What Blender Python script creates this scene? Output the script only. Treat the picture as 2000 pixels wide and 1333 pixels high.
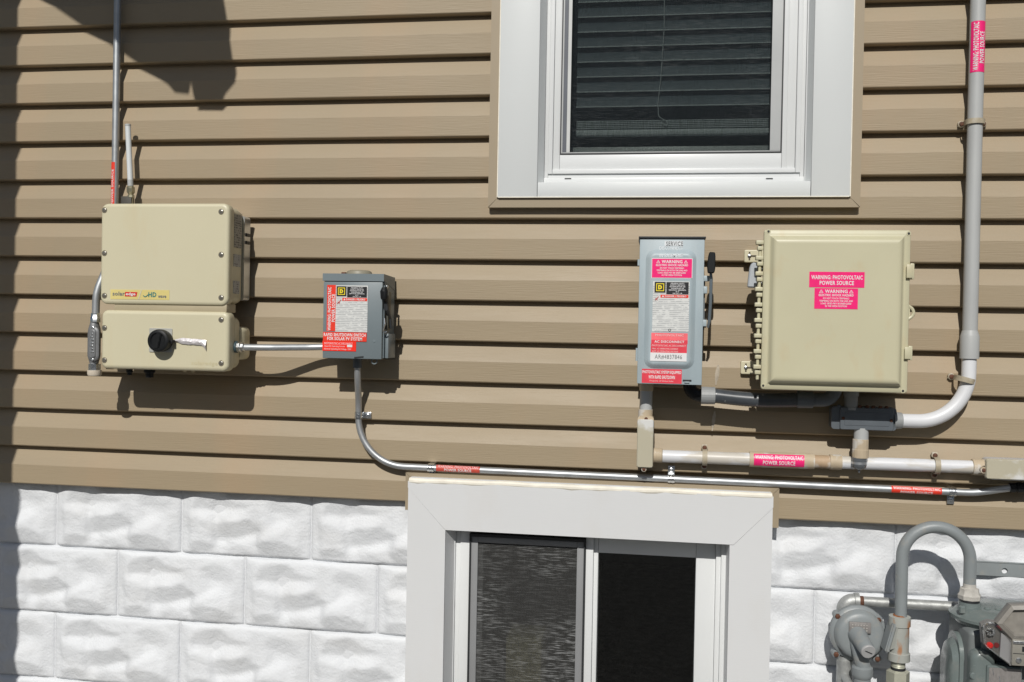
import bpy, bmesh, math, random
from mathutils import Vector, Matrix, noise

random.seed(7)
SC = bpy.context.scene
for o in list(bpy.data.objects):
    bpy.data.objects.remove(o)
COL = SC.collection
R = math.radians

# ------------------------------------------------------------------ camera
Z0 = 2.3216                       # height of the highest lap edge in view (ground = 0)
LAP = 0.1143                      # siding exposure
CAM = Vector((0.0, -2.6682, Z0 - 0.8759))
PITCH, YAW, ROLL, FPX = -0.012828, 0.154482, -0.018606, 1900.0
MROT = Matrix.Rotation(YAW, 3, 'Z') @ Matrix.Rotation(PITCH, 3, 'X') @ Matrix.Rotation(ROLL, 3, 'Y')
cam = bpy.data.cameras.new('camera')
cam.sensor_width = 36.0
cam.lens = 36.0 * FPX / 2000.0
cam.clip_start = 0.05
cam.clip_end = 500
camo = bpy.data.objects.new('camera', cam)
COL.objects.link(camo)
rt, fw, up = MROT.col[0], MROT.col[1], MROT.col[2]
camo.matrix_world = Matrix(((rt.x, up.x, -fw.x, CAM.x), (rt.y, up.y, -fw.y, CAM.y), (rt.z, up.z, -fw.z, CAM.z), (0, 0, 0, 1)))
SC.camera = camo

# ------------------------------------------------------------------ sky and sun
SUN_EL = math.atan(0.77)
SUN_AX = 0.035                    # almost straight on to the wall, a touch from the left
w = bpy.data.worlds.new('World')
SC.world = w
w.use_nodes = True
nt = w.node_tree
sky = nt.nodes.new('ShaderNodeTexSky')
sky.sky_type = 'NISHITA'
sky.sun_disc = False
sky.sun_elevation = SUN_EL
sky.sun_rotation = math.pi + math.atan(SUN_AX)
bg = nt.nodes['Background']
bg.inputs['Strength'].default_value = 0.06
nt.links.new(sky.outputs[0], bg.inputs[0])
sd = bpy.data.lights.new('sun', 'SUN')
sd.energy = 5.0
sd.angle = R(0.5)
sd.color = (1.0, 0.968, 0.915)
so = bpy.data.objects.new('sun', sd)
COL.objects.link(so)
so.rotation_euler = Vector((-SUN_AX, -1, 0.77)).to_track_quat('Z', 'Y').to_euler()
so.location = (0, -6, 8)
SC.view_settings.view_transform = 'Standard'
SC.view_settings.look = 'None'
SC.view_settings.exposure = -0.47
SC.view_settings.gamma = 1.0
SC.view_settings.use_curve_mapping = False


def at(u, v, d=0.0):
    """point of the place seen at photo pixel (u, v), d metres in front of the siding's lap edges"""
    ray = MROT @ Vector(((u - 1000) / FPX, 1.0, -(v - 666.5) / FPX))
    t = (-d - CAM.y) / ray.y
    return CAM + ray * t


def ppm(d):                       # photo pixels per metre at depth d
    return FPX / (2.6682 - d)


# ------------------------------------------------------------------ materials
MATS = {}


def lin(c):
    return tuple(((x / 255) / 12.92 if x / 255 <= 0.04045 else ((x / 255 + 0.055) / 1.055) ** 2.4) for x in c)


def mat(name, col, rough=0.5, metal=0.0, var=0.06, vscale=(8, 8, 8), bump=0.0, bscale=(200, 200, 200), stain=None, stain_amt=0.0, stain_scale=(6, 6, 6), spec=0.5, stain_lo=0.5, stain_hi=0.7, rvar=0.1):
    if name in MATS:
        return MATS[name]
    m = bpy.data.materials.new(name)
    m.use_nodes = True
    t = m.node_tree
    N, Lk = t.nodes, t.links
    b = N['Principled BSDF']
    b.inputs['Metallic'].default_value = metal
    b.inputs['Roughness'].default_value = rough
    b.inputs['Specular IOR Level'].default_value = spec
    g = N.new('ShaderNodeNewGeometry')

    def noise_at(scale, detail=4.0):
        mp = N.new('ShaderNodeMapping')
        mp.inputs['Scale'].default_value = scale
        Lk.new(g.outputs['Position'], mp.inputs['Vector'])
        n = N.new('ShaderNodeTexNoise')
        n.inputs['Scale'].default_value = 1.0
        n.inputs['Detail'].default_value = detail
        Lk.new(mp.outputs[0], n.inputs['Vector'])
        return n
    n1 = noise_at(vscale)
    r = N.new('ShaderNodeValToRGB')
    r.color_ramp.elements[0].position = 0.3
    r.color_ramp.elements[1].position = 0.7
    lo = tuple(max(0, c * (1 - var)) for c in col) + (1,)
    hi = tuple(min(1, c * (1 + var)) for c in col) + (1,)
    r.color_ramp.elements[0].color = lo
    r.color_ramp.elements[1].color = hi
    Lk.new(n1.outputs['Fac'], r.inputs['Fac'])
    out = r.outputs['Color']
    if stain is not None:
        n2 = noise_at(stain_scale, 6.0)
        r2 = N.new('ShaderNodeMapRange')
        r2.inputs['From Min'].default_value = stain_lo
        r2.inputs['From Max'].default_value = stain_hi
        r2.inputs['To Max'].default_value = stain_amt
        Lk.new(n2.outputs['Fac'], r2.inputs['Value'])
        mx = N.new('ShaderNodeMix')
        mx.data_type = 'RGBA'
        Lk.new(r2.outputs[0], mx.inputs[0])
        Lk.new(out, mx.inputs[6])
        mx.inputs[7].default_value = tuple(stain) + (1,)
        out = mx.outputs[2]
    Lk.new(out, b.inputs['Base Color'])
    if rvar:
        n4 = noise_at(tuple(s * 2.3 for s in vscale), 3.0)
        mr = N.new('ShaderNodeMapRange')
        mr.inputs['To Min'].default_value = max(0.02, rough - rvar)
        mr.inputs['To Max'].default_value = min(1, rough + rvar)
        Lk.new(n4.outputs['Fac'], mr.inputs['Value'])
        Lk.new(mr.outputs[0], b.inputs['Roughness'])
    if bump:
        n3 = noise_at(bscale, 5.0)
        bp = N.new('ShaderNodeBump')
        bp.inputs['Strength'].default_value = 0.6
        bp.inputs['Distance'].default_value = bump
        Lk.new(n3.outputs['Fac'], bp.inputs['Height'])
        Lk.new(bp.outputs[0], b.inputs['Normal'])
    MATS[name] = m
    return m


SIDING = mat('vinyl_siding', (0.322, 0.256, 0.167), 0.55, var=0.04, vscale=(1.3, 3, 9), bump=0.0011, bscale=(14, 60, 420), stain=(0.37, 0.262, 0.160), stain_amt=0.6, stain_scale=(4.5, 3, 1.3), stain_lo=0.52, stain_hi=0.75)
JCH = mat('siding_trim', (0.315, 0.255, 0.172), 0.5, var=0.03, vscale=(3, 3, 3))
WHITE = mat('white_aluminium_trim', (0.628, 0.650, 0.648), 0.45, var=0.012, vscale=(3, 3, 3), bump=0.0002, bscale=(30, 30, 300))
WHITE_HEAD = mat('white_trim_head', (0.628, 0.636, 0.640), 0.5, var=0.015, vscale=(3, 3, 3), stain=(0.575, 0.55, 0.51), stain_amt=0.35, stain_scale=(9, 9, 4), stain_lo=0.55, stain_hi=0.8, bump=0.0003, bscale=(30, 30, 400))
VINYL = mat('white_vinyl_frame', (0.67, 0.685, 0.685), 0.35, var=0.02, vscale=(5, 5, 5))
CAULK = mat('cream_caulk', (0.78, 0.74, 0.64), 0.6, var=0.08, vscale=(30, 30, 30), bump=0.003, bscale=(40, 40, 40))
BLOCKM = mat('white_painted_block', (0.672, 0.690, 0.712), 0.75, var=0.025, vscale=(4, 4, 4), bump=0.0028, bscale=(150, 150, 150), stain=(0.59, 0.59, 0.585), stain_amt=0.35, stain_scale=(5, 5, 9))
MORTAR = mat('white_painted_mortar', (0.650, 0.665, 0.685), 0.8, var=0.04, vscale=(8, 8, 8), bump=0.003, bscale=(120, 120, 120))
BEIGE = mat('beige_enclosure', (0.580, 0.538, 0.380), 0.42, var=0.025, vscale=(3, 3, 2), stain=(0.56, 0.45, 0.26), stain_amt=0.35, stain_scale=(18, 18, 5), stain_lo=0.55, stain_hi=0.8, bump=0.0003, bscale=(500, 500, 500))
BEIGE2 = mat('beige_fibreglass', (0.525, 0.496, 0.342), 0.42, var=0.035, vscale=(5, 5, 5), stain=(0.52, 0.42, 0.25), stain_amt=0.45, stain_scale=(20, 20, 11), stain_lo=0.58, stain_hi=0.74)
BEIGE3 = mat('tan_bracket', (0.42, 0.36, 0.24), 0.5)
GREYBOX = mat('grey_enamel_box', (0.165, 0.200, 0.215), 0.4, var=0.03, vscale=(6, 6, 6))
GREYLT = mat('weathered_grey_enamel', (0.355, 0.425, 0.455), 0.45, var=0.07, vscale=(22, 22, 5), stain=(0.44, 0.49, 0.50), stain_amt=0.5, stain_scale=(25, 25, 4))
RUBBER = mat('black_plastic', (0.010, 0.011, 0.012), 0.5, var=0.2, spec=0.25)
DARKCAP = mat('dark_cap', (0.02, 0.022, 0.024), 0.5)
EMT = mat('galvanised_conduit', (0.44, 0.46, 0.475), 0.48, metal=0.75, var=0.12, vscale=(30, 30, 30), stain=(0.45, 0.44, 0.42), stain_amt=0.4, stain_scale=(40, 40, 12))
ZINC = mat('zinc_plated', (0.72, 0.74, 0.75), 0.28, metal=1.0, var=0.12, vscale=(80, 80, 80))
GALV = mat('galvanised_steel', (0.40, 0.41, 0.40), 0.52, metal=0.55, var=0.2, vscale=(60, 60, 60), bump=0.0006, bscale=(300, 300, 300))
CASTAL = mat('cast_aluminium', (0.20, 0.205, 0.21), 0.5, metal=0.35, var=0.12, vscale=(60, 60, 60), bump=0.0006, bscale=(500, 500, 500))
ALU = mat('bare_aluminium', (0.60, 0.62, 0.64), 0.38, metal=0.9, var=0.1, vscale=(12, 12, 50))
PVCW = mat('white_pvc', (0.66, 0.67, 0.69), 0.4, var=0.03, vscale=(12, 12, 12), stain=(0.50, 0.45, 0.36), stain_amt=0.7, stain_scale=(7, 7, 30), stain_lo=0.48, stain_hi=0.56)
PVCCLEAN = mat('clean_white_pvc', (0.66, 0.67, 0.69), 0.4, var=0.03, vscale=(12, 12, 12))
PVCG = mat('pale_grey_pvc', (0.41, 0.42, 0.415), 0.5, var=0.05, vscale=(20, 20, 6))
PVCDK = mat('dark_grey_pvc', (0.10, 0.115, 0.13), 0.45, var=0.08, vscale=(30, 30, 30))
PVCMID = mat('grey_pvc', (0.28, 0.29, 0.29), 0.5, var=0.07, vscale=(30, 30, 30))
PVCTAN = mat('sun_browned_pvc', (0.47, 0.385, 0.27), 0.6, var=0.12, vscale=(16, 16, 16), stain=(0.60, 0.59, 0.56), stain_amt=0.75, stain_scale=(24, 24, 24), stain_lo=0.54, stain_hi=0.62)
PVCBRN = mat('rust_stained_pvc', (0.42, 0.30, 0.19), 0.6, var=0.2, vscale=(25, 25, 25), stain=(0.62, 0.58, 0.52), stain_amt=0.9, stain_scale=(28, 28, 28), stain_lo=0.48, stain_hi=0.6)
LBCOVER = mat('weathered_cover_plate', (0.62, 0.62, 0.60), 0.5, var=0.03, stain=(0.40, 0.36, 0.24), stain_amt=0.8, stain_scale=(14, 14, 14), stain_lo=0.40, stain_hi=0.50)
FLEX = mat('liquidtight_conduit', (0.055, 0.062, 0.07), 0.32, var=0.1, vscale=(40, 40, 40), stain=(0.35, 0.36, 0.36), stain_amt=0.5, stain_scale=(60, 60, 60), stain_lo=0.66, stain_hi=0.7)
RUST = mat('rusty_iron', (0.105, 0.042, 0.022), 0.75, var=0.45, vscale=(150, 150, 150), bump=0.001, bscale=(400, 400, 400))
RUST2 = mat('orange_rust', (0.30, 0.11, 0.035), 0.8, var=0.4, vscale=(120, 120, 120))
GASGREY = mat('grey_gas_paint', (0.228, 0.250, 0.256), 0.45, var=0.07, vscale=(14, 14, 14), stain=(0.30, 0.29, 0.26), stain_amt=0.6, stain_scale=(38, 38, 30), stain_lo=0.55, stain_hi=0.7, bump=0.0005, bscale=(220, 220, 220))
GASRUST = mat('grey_paint_with_rust', (0.36, 0.37, 0.34), 0.5, var=0.08, vscale=(20, 20, 20), stain=(0.36, 0.15, 0.05), stain_amt=0.85, stain_scale=(46, 46, 18), stain_lo=0.55, stain_hi=0.68, bump=0.0005, bscale=(220, 220, 220))
METER = mat('meter_green_grey', (0.150, 0.180, 0.175), 0.26, var=0.08, vscale=(14, 14, 14), stain=(0.22, 0.225, 0.21), stain_amt=0.5, stain_scale=(30, 30, 30), stain_lo=0.55, stain_hi=0.7, bump=0.0004, bscale=(150, 150, 150))
METERFLAT = mat('meter_flat_grey', (0.165, 0.18, 0.18), 0.5, var=0.05, vscale=(14, 14, 14))
PLATE = mat('stamped_tin_plate', (0.26, 0.245, 0.235), 0.5, metal=0.3, var=0.12, vscale=(200, 60, 90))
BRASS = mat('dull_brass', (0.45, 0.42, 0.30), 0.35, metal=0.8, var=0.15, vscale=(50, 50, 50))
SEALANT = mat('dried_sealant', (0.47, 0.45, 0.41), 0.7, var=0.12, vscale=(80, 80, 80), bump=0.001, bscale=(200, 200, 200))
NUTMETAL = mat('pale_brass_nut', (0.52, 0.52, 0.42), 0.4, metal=0.4, var=0.08, vscale=(40, 40, 40))
STRAPM = mat('weathered_pvc_strap', (0.38, 0.33, 0.24), 0.55, var=0.15, vscale=(60, 60, 60), stain=(0.58, 0.56, 0.50), stain_amt=0.7, stain_scale=(50, 50, 50))
FIBRE = mat('antenna_white', (0.62, 0.65, 0.66), 0.4)
PINK = mat('pink_sticker', lin((238, 38, 118)), 0.35, var=0.04, vscale=(40, 40, 40))
RED = mat('red_sticker', lin((228, 62, 44)), 0.35, var=0.05, vscale=(40, 40, 40))
REDFADE = mat('faded_red_sticker', lin((196, 76, 62)), 0.45, var=0.15, vscale=(50, 50, 50))
REDPINK = mat('faded_pink_red_sticker', lin((240, 108, 116)), 0.45, var=0.08, vscale=(50, 50, 50))
REDROSE = mat('rose_red_sticker', lin((220, 62, 78)), 0.45, var=0.08, vscale=(50, 50, 50))
INKW = mat('white_print', (0.75, 0.75, 0.75), 0.5, rvar=0)
INKPALE = mat('pale_print', lin((235, 190, 190)), 0.5, rvar=0)
INKK = mat('black_print', (0.018, 0.018, 0.02), 0.4, rvar=0)
INKG = mat('grey_print', (0.17, 0.18, 0.18), 0.5, rvar=0)
INKTEAL = mat('teal_print', lin((20, 120, 120)), 0.5, rvar=0)
INKRED = mat('red_print', lin((205, 40, 35)), 0.5, rvar=0)
INKY = mat('yellow_print', lin((236, 214, 40)), 0.5, rvar=0)
LOGOY = mat('pale_yellow_sticker', lin((214, 198, 128)), 0.4)
GHOST = mat('flaked_white_print', (0.74, 0.77, 0.79), 0.55)
SILVERT = mat('silver_tape', (0.70, 0.67, 0.68), 0.35, metal=0.3, var=0.2, vscale=(90, 30, 90), bump=0.0015, bscale=(120, 120, 120))
BLIND = mat('slate_blind_slat', (0.120, 0.155, 0.182), 0.5, var=0.1)
BLINDL = mat('pale_blind_and_highlight', (0.74, 0.79, 0.80), 0.5)  # pale blind parts, also the highlights painted along the slat edges
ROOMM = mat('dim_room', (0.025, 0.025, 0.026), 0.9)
CARD = mat('tan_card', (0.78, 0.66, 0.38), 0.8)
TRACK = mat('grey_screen_frame', (0.36, 0.37, 0.37), 0.45, metal=0.2)
TRACKD = mat('dark_screen_frame', (0.24, 0.245, 0.25), 0.5)
SOIL = mat('dry_gravel_ground', (0.18, 0.175, 0.165), 0.95, var=0.35, vscale=(20, 20, 20), bump=0.02, bscale=(40, 40, 40))
ADDED_SIDING = mat('added_house_siding', (0.42, 0.44, 0.45), 0.7)
ROOF = mat('asphalt_shingle', (0.06, 0.058, 0.055), 0.9, var=0.3, vscale=(20, 20, 20))


def print_mat(name, base, ink, rows, lo=0.46, hi=0.54, sx=260):
    """flat fine print: rows of broken dark dashes on a pale ground (too small to read in the photo)"""
    m = bpy.data.materials.new(name)
    m.use_nodes = True
    t = m.node_tree
    N, Lk = t.nodes, t.links
    b = N['Principled BSDF']
    b.inputs['Roughness'].default_value = 0.5
    g = N.new('ShaderNodeNewGeometry')
    mp = N.new('ShaderNodeMapping')
    mp.inputs['Scale'].default_value = (sx, sx, rows * 0.75)
    Lk.new(g.outputs['Position'], mp.inputs['Vector'])
    n = N.new('ShaderNodeTexNoise')
    n.inputs['Scale'].default_value = 1
    n.inputs['Detail'].default_value = 2
    Lk.new(mp.outputs[0], n.inputs['Vector'])
    sep = N.new('ShaderNodeSeparateXYZ')
    Lk.new(g.outputs['Position'], sep.inputs[0])
    mu = N.new('ShaderNodeMath')
    mu.operation = 'MULTIPLY'
    mu.inputs[1].default_value = rows
    Lk.new(sep.outputs['Z'], mu.inputs[0])
    fr = N.new('ShaderNodeMath')
    fr.operation = 'FRACT'
    Lk.new(mu.outputs[0], fr.inputs[0])
    gt = N.new('ShaderNodeMath')
    gt.operation = 'GREATER_THAN'
    gt.inputs[1].default_value = 0.45
    Lk.new(fr.outputs[0], gt.inputs[0])
    mr = N.new('ShaderNodeMapRange')
    mr.inputs['From Min'].default_value = lo
    mr.inputs['From Max'].default_value = hi
    Lk.new(n.outputs['Fac'], mr.inputs['Value'])
    m2 = N.new('ShaderNodeMath')
    m2.operation = 'MULTIPLY'
    Lk.new(gt.outputs[0], m2.inputs[0])
    Lk.new(mr.outputs[0], m2.inputs[1])
    mx = N.new('ShaderNodeMix')
    mx.data_type = 'RGBA'
    Lk.new(m2.outputs[0], mx.inputs[0])
    mx.inputs[6].default_value = tuple(base) + (1,)
    mx.inputs[7].default_value = tuple(ink) + (1,)
    Lk.new(mx.outputs[2], b.inputs['Base Color'])
    return m


FINEPRINT = print_mat('fine_print_label', (0.66, 0.67, 0.65), (0.42, 0.43, 0.43), 210, 0.36, 0.50, 90)
SIDEPRINT = print_mat('rating_label', (0.34, 0.33, 0.29), (0.06, 0.06, 0.06), 150, 0.45, 0.55, 160)
SIDEPRINT2 = print_mat('pale_rating_label', (0.42, 0.42, 0.40), (0.16, 0.16, 0.16), 160, 0.5, 0.6, 120)


def glass_mat():
    m = bpy.data.materials.new('window_glass')
    m.use_nodes = True
    t = m.node_tree
    N, Lk = t.nodes, t.links
    N.remove(N['Principled BSDF'])
    out = N['Material Output']
    tr = N.new('ShaderNodeBsdfTransparent')
    tr.inputs[0].default_value = (0.80, 0.83, 0.82, 1)
    gl = N.new('ShaderNodeBsdfGlossy')
    gl.inputs['Roughness'].default_value = 0.02
    fr = N.new('ShaderNodeFresnel')
    fr.inputs[0].default_value = 1.45
    mx = N.new('ShaderNodeMixShader')
    Lk.new(fr.outputs[0], mx.inputs[0])
    Lk.new(tr.outputs[0], mx.inputs[1])
    Lk.new(gl.outputs[0], mx.inputs[2])
    Lk.new(mx.outputs[0], out.inputs[0])
    return m


def screen_mat(name, streak, cover, col, centre=None, rad=0.25):
    """insect screen: woven dark thread that lets part of the light through, with sunlit thread glints painted in as pale streaks"""
    m = bpy.data.materials.new(name)
    m.use_nodes = True
    t = m.node_tree
    N, Lk = t.nodes, t.links
    N.remove(N['Principled BSDF'])
    out = N['Material Output']
    tr = N.new('ShaderNodeBsdfTransparent')
    df = N.new('ShaderNodeBsdfDiffuse')
    mx = N.new('ShaderNodeMixShader')
    g = N.new('ShaderNodeNewGeometry')

    def nz(scale, detail=3):
        mp = N.new('ShaderNodeMapping')
        mp.inputs['Scale'].default_value = scale
        Lk.new(g.outputs['Position'], mp.inputs['Vector'])
        n = N.new('ShaderNodeTexNoise')
        n.inputs['Scale'].default_value = 1
        n.inputs['Detail'].default_value = detail
        Lk.new(mp.outputs[0], n.inputs['Vector'])
        return n.outputs['Fac']
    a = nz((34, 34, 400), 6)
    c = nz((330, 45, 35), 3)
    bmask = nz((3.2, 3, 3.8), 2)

    def mrange(v, f0, f1, t0, t1):
        r = N.new('ShaderNodeMapRange')
        r.inputs['From Min'].default_value = f0
        r.inputs['From Max'].default_value = f1
        r.inputs['To Min'].default_value = t0
        r.inputs['To Max'].default_value = t1
        Lk.new(v, r.inputs['Value'])
        return r.outputs[0]

    def mth(op, x, y):
        n = N.new('ShaderNodeMath')
        n.operation = op
        Lk.new(x, n.inputs[0])
        if isinstance(y, float):
            n.inputs[1].default_value = y
        else:
            Lk.new(y, n.inputs[1])
        return n.outputs[0]
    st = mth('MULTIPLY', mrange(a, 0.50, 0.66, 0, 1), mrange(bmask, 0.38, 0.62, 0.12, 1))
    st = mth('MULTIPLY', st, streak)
    if centre is not None:                       # sunlit moire painted strongest around this centre
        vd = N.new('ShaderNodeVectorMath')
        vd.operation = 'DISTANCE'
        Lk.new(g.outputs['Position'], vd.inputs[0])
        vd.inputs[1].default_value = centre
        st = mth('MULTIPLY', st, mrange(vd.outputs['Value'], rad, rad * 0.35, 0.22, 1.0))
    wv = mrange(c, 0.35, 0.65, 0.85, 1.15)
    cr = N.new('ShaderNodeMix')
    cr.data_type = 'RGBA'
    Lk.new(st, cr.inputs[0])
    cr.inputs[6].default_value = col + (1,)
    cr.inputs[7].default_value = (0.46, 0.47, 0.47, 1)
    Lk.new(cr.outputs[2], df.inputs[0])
    al = mth('MULTIPLY', wv, cover)
    Lk.new(al, mx.inputs[0])
    Lk.new(tr.outputs[0], mx.inputs[1])
    Lk.new(df.outputs[0], mx.inputs[2])
    Lk.new(mx.outputs[0], out.inputs[0])
    return m


def clear_mat():
    m = bpy.data.materials.new('clear_plastic')
    m.use_nodes = True
    t = m.node_tree
    N, Lk = t.nodes, t.links
    N.remove(N['Principled BSDF'])
    tr = N.new('ShaderNodeBsdfTransparent')
    tr.inputs[0].default_value = (0.93, 0.93, 0.92, 1)
    gl = N.new('ShaderNodeBsdfGlossy')
    gl.inputs['Roughness'].default_value = 0.08
    gl.inputs[0].default_value = (0.9, 0.9, 0.9, 1)
    lw = N.new('ShaderNodeLayerWeight')
    lw.inputs[0].default_value = 0.36
    mx = N.new('ShaderNodeMixShader')
    Lk.new(lw.outputs['Facing'], mx.inputs[0])
    Lk.new(tr.outputs[0], mx.inputs[1])
    Lk.new(gl.outputs[0], mx.inputs[2])
    Lk.new(mx.outputs[0], N['Material Output'].inputs[0])
    return m


GLASS = glass_mat()
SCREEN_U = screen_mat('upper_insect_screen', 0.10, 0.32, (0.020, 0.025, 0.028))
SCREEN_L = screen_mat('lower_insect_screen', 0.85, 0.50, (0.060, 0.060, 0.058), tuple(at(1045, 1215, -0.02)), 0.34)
CLEAR = clear_mat()
WELLM = mat('dark_screw_well', (0.17, 0.145, 0.10), 0.7)  # flat dark brown disc round each cover screw
SCREWM = mat('dull_screw', (0.30, 0.29, 0.26), 0.3, metal=0.8)


# ------------------------------------------------------------------ mesh helpers
class B:
    def __init__(self):
        self.v = []
        self.f = []

    def add(self, vs, fs):
        n = len(self.v)
        self.v += [tuple(x) for x in vs]
        self.f += [[i + n for i in f] for f in fs]
        return self

    def bm(self, bm):
        bm.verts.ensure_lookup_table()
        bm.verts.index_update()
        self.add([v.co[:] for v in bm.verts], [[v.index for v in f.verts] for f in bm.faces])
        bm.free()
        return self

    def box(self, x0, x1, y0, y1, z0, z1, bev=0.0, seg=2):
        b = bmesh.new()
        bmesh.ops.create_cube(b, size=1)
        for v in b.verts:
            v.co = ((x0 + x1) / 2 + v.co.x * (x1 - x0), (y0 + y1) / 2 + v.co.y * (y1 - y0), (z0 + z1) / 2 + v.co.z * (z1 - z0))
        if bev:
            bmesh.ops.bevel(b, geom=b.edges[:], offset=bev, segments=seg, affect='EDGES', profile=0.5)
        return self.bm(b)

    def prism(self, poly, y0, y1, bev=0.0):
        """poly = [(x, z), ...] extruded from y0 to y1"""
        n = len(poly)
        b = bmesh.new()
        vs = [b.verts.new((x, y0, z)) for x, z in poly] + [b.verts.new((x, y1, z)) for x, z in poly]
        b.faces.new(vs[:n])
        b.faces.new(list(reversed(vs[n:])))
        for i in range(n):
            j = (i + 1) % n
            b.faces.new((vs[i], vs[n + i], vs[n + j], vs[j]))
        bmesh.ops.recalc_face_normals(b, faces=b.faces[:])
        if bev:
            bmesh.ops.bevel(b, geom=b.edges[:], offset=bev, segments=1, affect='EDGES')
        return self.bm(b)

    def tube(self, pts, r, seg=16, cap=True):
        pts = [Vector(p) for p in pts]
        n = len(pts)
        rs = r if isinstance(r, (list, tuple)) else [r] * n
        T = []
        for i in range(n):
            a = pts[max(i - 1, 0)]
            c = pts[min(i + 1, n - 1)]
            T.append((c - a).normalized())
        ref = Vector((0, 1, 0)) if abs(T[0].y) < 0.9 else Vector((1, 0, 0))
        U = T[0].cross(ref).normalized()
        vs, fs = [], []
        for i in range(n):
            if i:
                U = (U - T[i] * U.dot(T[i])).normalized()
            V = T[i].cross(U)
            for k in range(seg):
                a = 2 * math.pi * k / seg
                vs.append(pts[i] + (U * math.cos(a) + V * math.sin(a)) * rs[i])
        for i in range(n - 1):
            for k in range(seg):
                l = (k + 1) % seg
                fs.append([i * seg + k, i * seg + l, (i + 1) * seg + l, (i + 1) * seg + k])
        if cap:
            fs.append(list(range(seg - 1, -1, -1)))
            fs.append([(n - 1) * seg + k for k in range(seg)])
        return self.add(vs, fs)

    def lathe(self, origin, axis, prof, seg=24, sx=1.0):
        """prof = [(height along axis, radius), ...]"""
        o = Vector(origin)
        A = Vector(axis).normalized()
        ref = Vector((1, 0, 0)) if abs(A.x) < 0.9 else Vector((0, 0, 1))
        U = (ref - A * ref.dot(A)).normalized()
        V = A.cross(U)
        vs, fs = [], []
        for h, r in prof:
            for k in range(seg):
                a = 2 * math.pi * k / seg
                vs.append(o + A * h + (U * math.cos(a) * sx + V * math.sin(a)) * r)
        n = len(prof)
        for i in range(n - 1):
            for k in range(seg):
                l = (k + 1) % seg
                fs.append([i * seg + k, i * seg + l, (i + 1) * seg + l, (i + 1) * seg + k])
        fs.append(list(range(seg - 1, -1, -1)))
        fs.append([(n - 1) * seg + k for k in range(seg)])
        return self.add(vs, fs)

    def rr(self, x0, x1, z0, z1, r, steps, cs=6):
        """stack of rounded rectangles: steps = [(inset, y), ...] from back to front"""
        def loop(i, y):
            a0, a1, c0, c1 = x0 + i, x1 - i, z0 + i, z1 - i
            q = max(r - i, 0.0012)
            L = []
            for cx, cz, s in ((a1 - q, c1 - q, 0), (a0 + q, c1 - q, 90), (a0 + q, c0 + q, 180), (a1 - q, c0 + q, 270)):
                for k in range(cs + 1):
                    t = R(s + 90 * k / cs)
                    L.append((cx + q * math.cos(t), y, cz + q * math.sin(t)))
            return L
        vs, fs = [], []
        m = 4 * (cs + 1)
        steps = list(steps) + [(steps[-1][0] + 0.0012, steps[-1][1])]      # flat ring so that the face itself shades flat
        for i, y in steps:
            vs += loop(i, y)
        n = len(steps)
        for i in range(n - 1):
            for k in range(m):
                l = (k + 1) % m
                fs.append([i * m + k, i * m + l, (i + 1) * m + l, (i + 1) * m + k])
        fs.append(list(range(m - 1, -1, -1)))
        fs.append([(n - 1) * m + k for k in range(m)])
        return self.add(vs, fs)


def fillet(pts, rad, n=10):
    """round the inner corners of a polyline"""
    pts = [Vector(p) for p in pts]
    out = [pts[0]]
    rads = rad if isinstance(rad, (list, tuple)) else [rad] * (len(pts) - 2)
    for i in range(1, len(pts) - 1):
        a, b, c = pts[i - 1], pts[i], pts[i + 1]
        d1, d2 = (a - b).normalized(), (c - b).normalized()
        ang = d1.angle(d2)
        t = rads[i - 1] / math.tan(ang / 2)
        t = min(t, (a - b).length * 0.99, (c - b).length * 0.99)
        rr = t * math.tan(ang / 2)
        ctr = b + (d1 + d2).normalized() * (rr / math.sin(ang / 2))
        s, e = b + d1 * t - ctr, b + d2 * t - ctr
        tot = s.angle(e)
        for k in range(n + 1):
            f = k / n
            if tot > 1e-4:
                q = (s * math.sin((1 - f) * tot) + e * math.sin(f * tot)) / math.sin(tot)
            else:
                q = s.lerp(e, f)
            out.append(ctr + q)
    out.append(pts[-1])
    return out


def make_mesh(name, b, sharp=35):
    me = bpy.data.meshes.new(name)
    me.from_pydata(b.v, [], b.f)
    me.validate()
    bm = bmesh.new()
    bm.from_mesh(me)
    bmesh.ops.recalc_face_normals(bm, faces=bm.faces[:])
    bm.to_mesh(me)
    bm.free()
    for p in me.polygons:
        p.use_smooth = True
    me.set_sharp_from_angle(angle=R(sharp))
    return me


def link(name, me, m, parent=None):
    o = bpy.data.objects.new(name, me)
    COL.objects.link(o)
    if m is not None and me is not None and len(me.materials) == 0:
        me.materials.append(m)
    if parent is not None:
        o.parent = parent
    return o


class Thing:
    """an Empty at the base of a thing; its parts are built in world metres"""
    def __init__(self, name, label, cat, loc, group=None):
        self.o = bpy.data.objects.new(name, None)
        self.o.empty_display_size = 0.05
        COL.objects.link(self.o)
        self.loc = Vector(loc)
        self.o.location = self.loc
        self.o['label'] = label
        self.o['category'] = cat
        if group:
            self.o['group'] = group

    def part(self, name, b, m, parent=None, sharp=35, label=None):
        b.v = [(x - self.loc.x, y - self.loc.y, z - self.loc.z) for x, y, z in b.v]
        o = link(name, make_mesh(name, b, sharp), m, parent or self.o)
        if label:
            o['label'] = label
        return o


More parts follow.
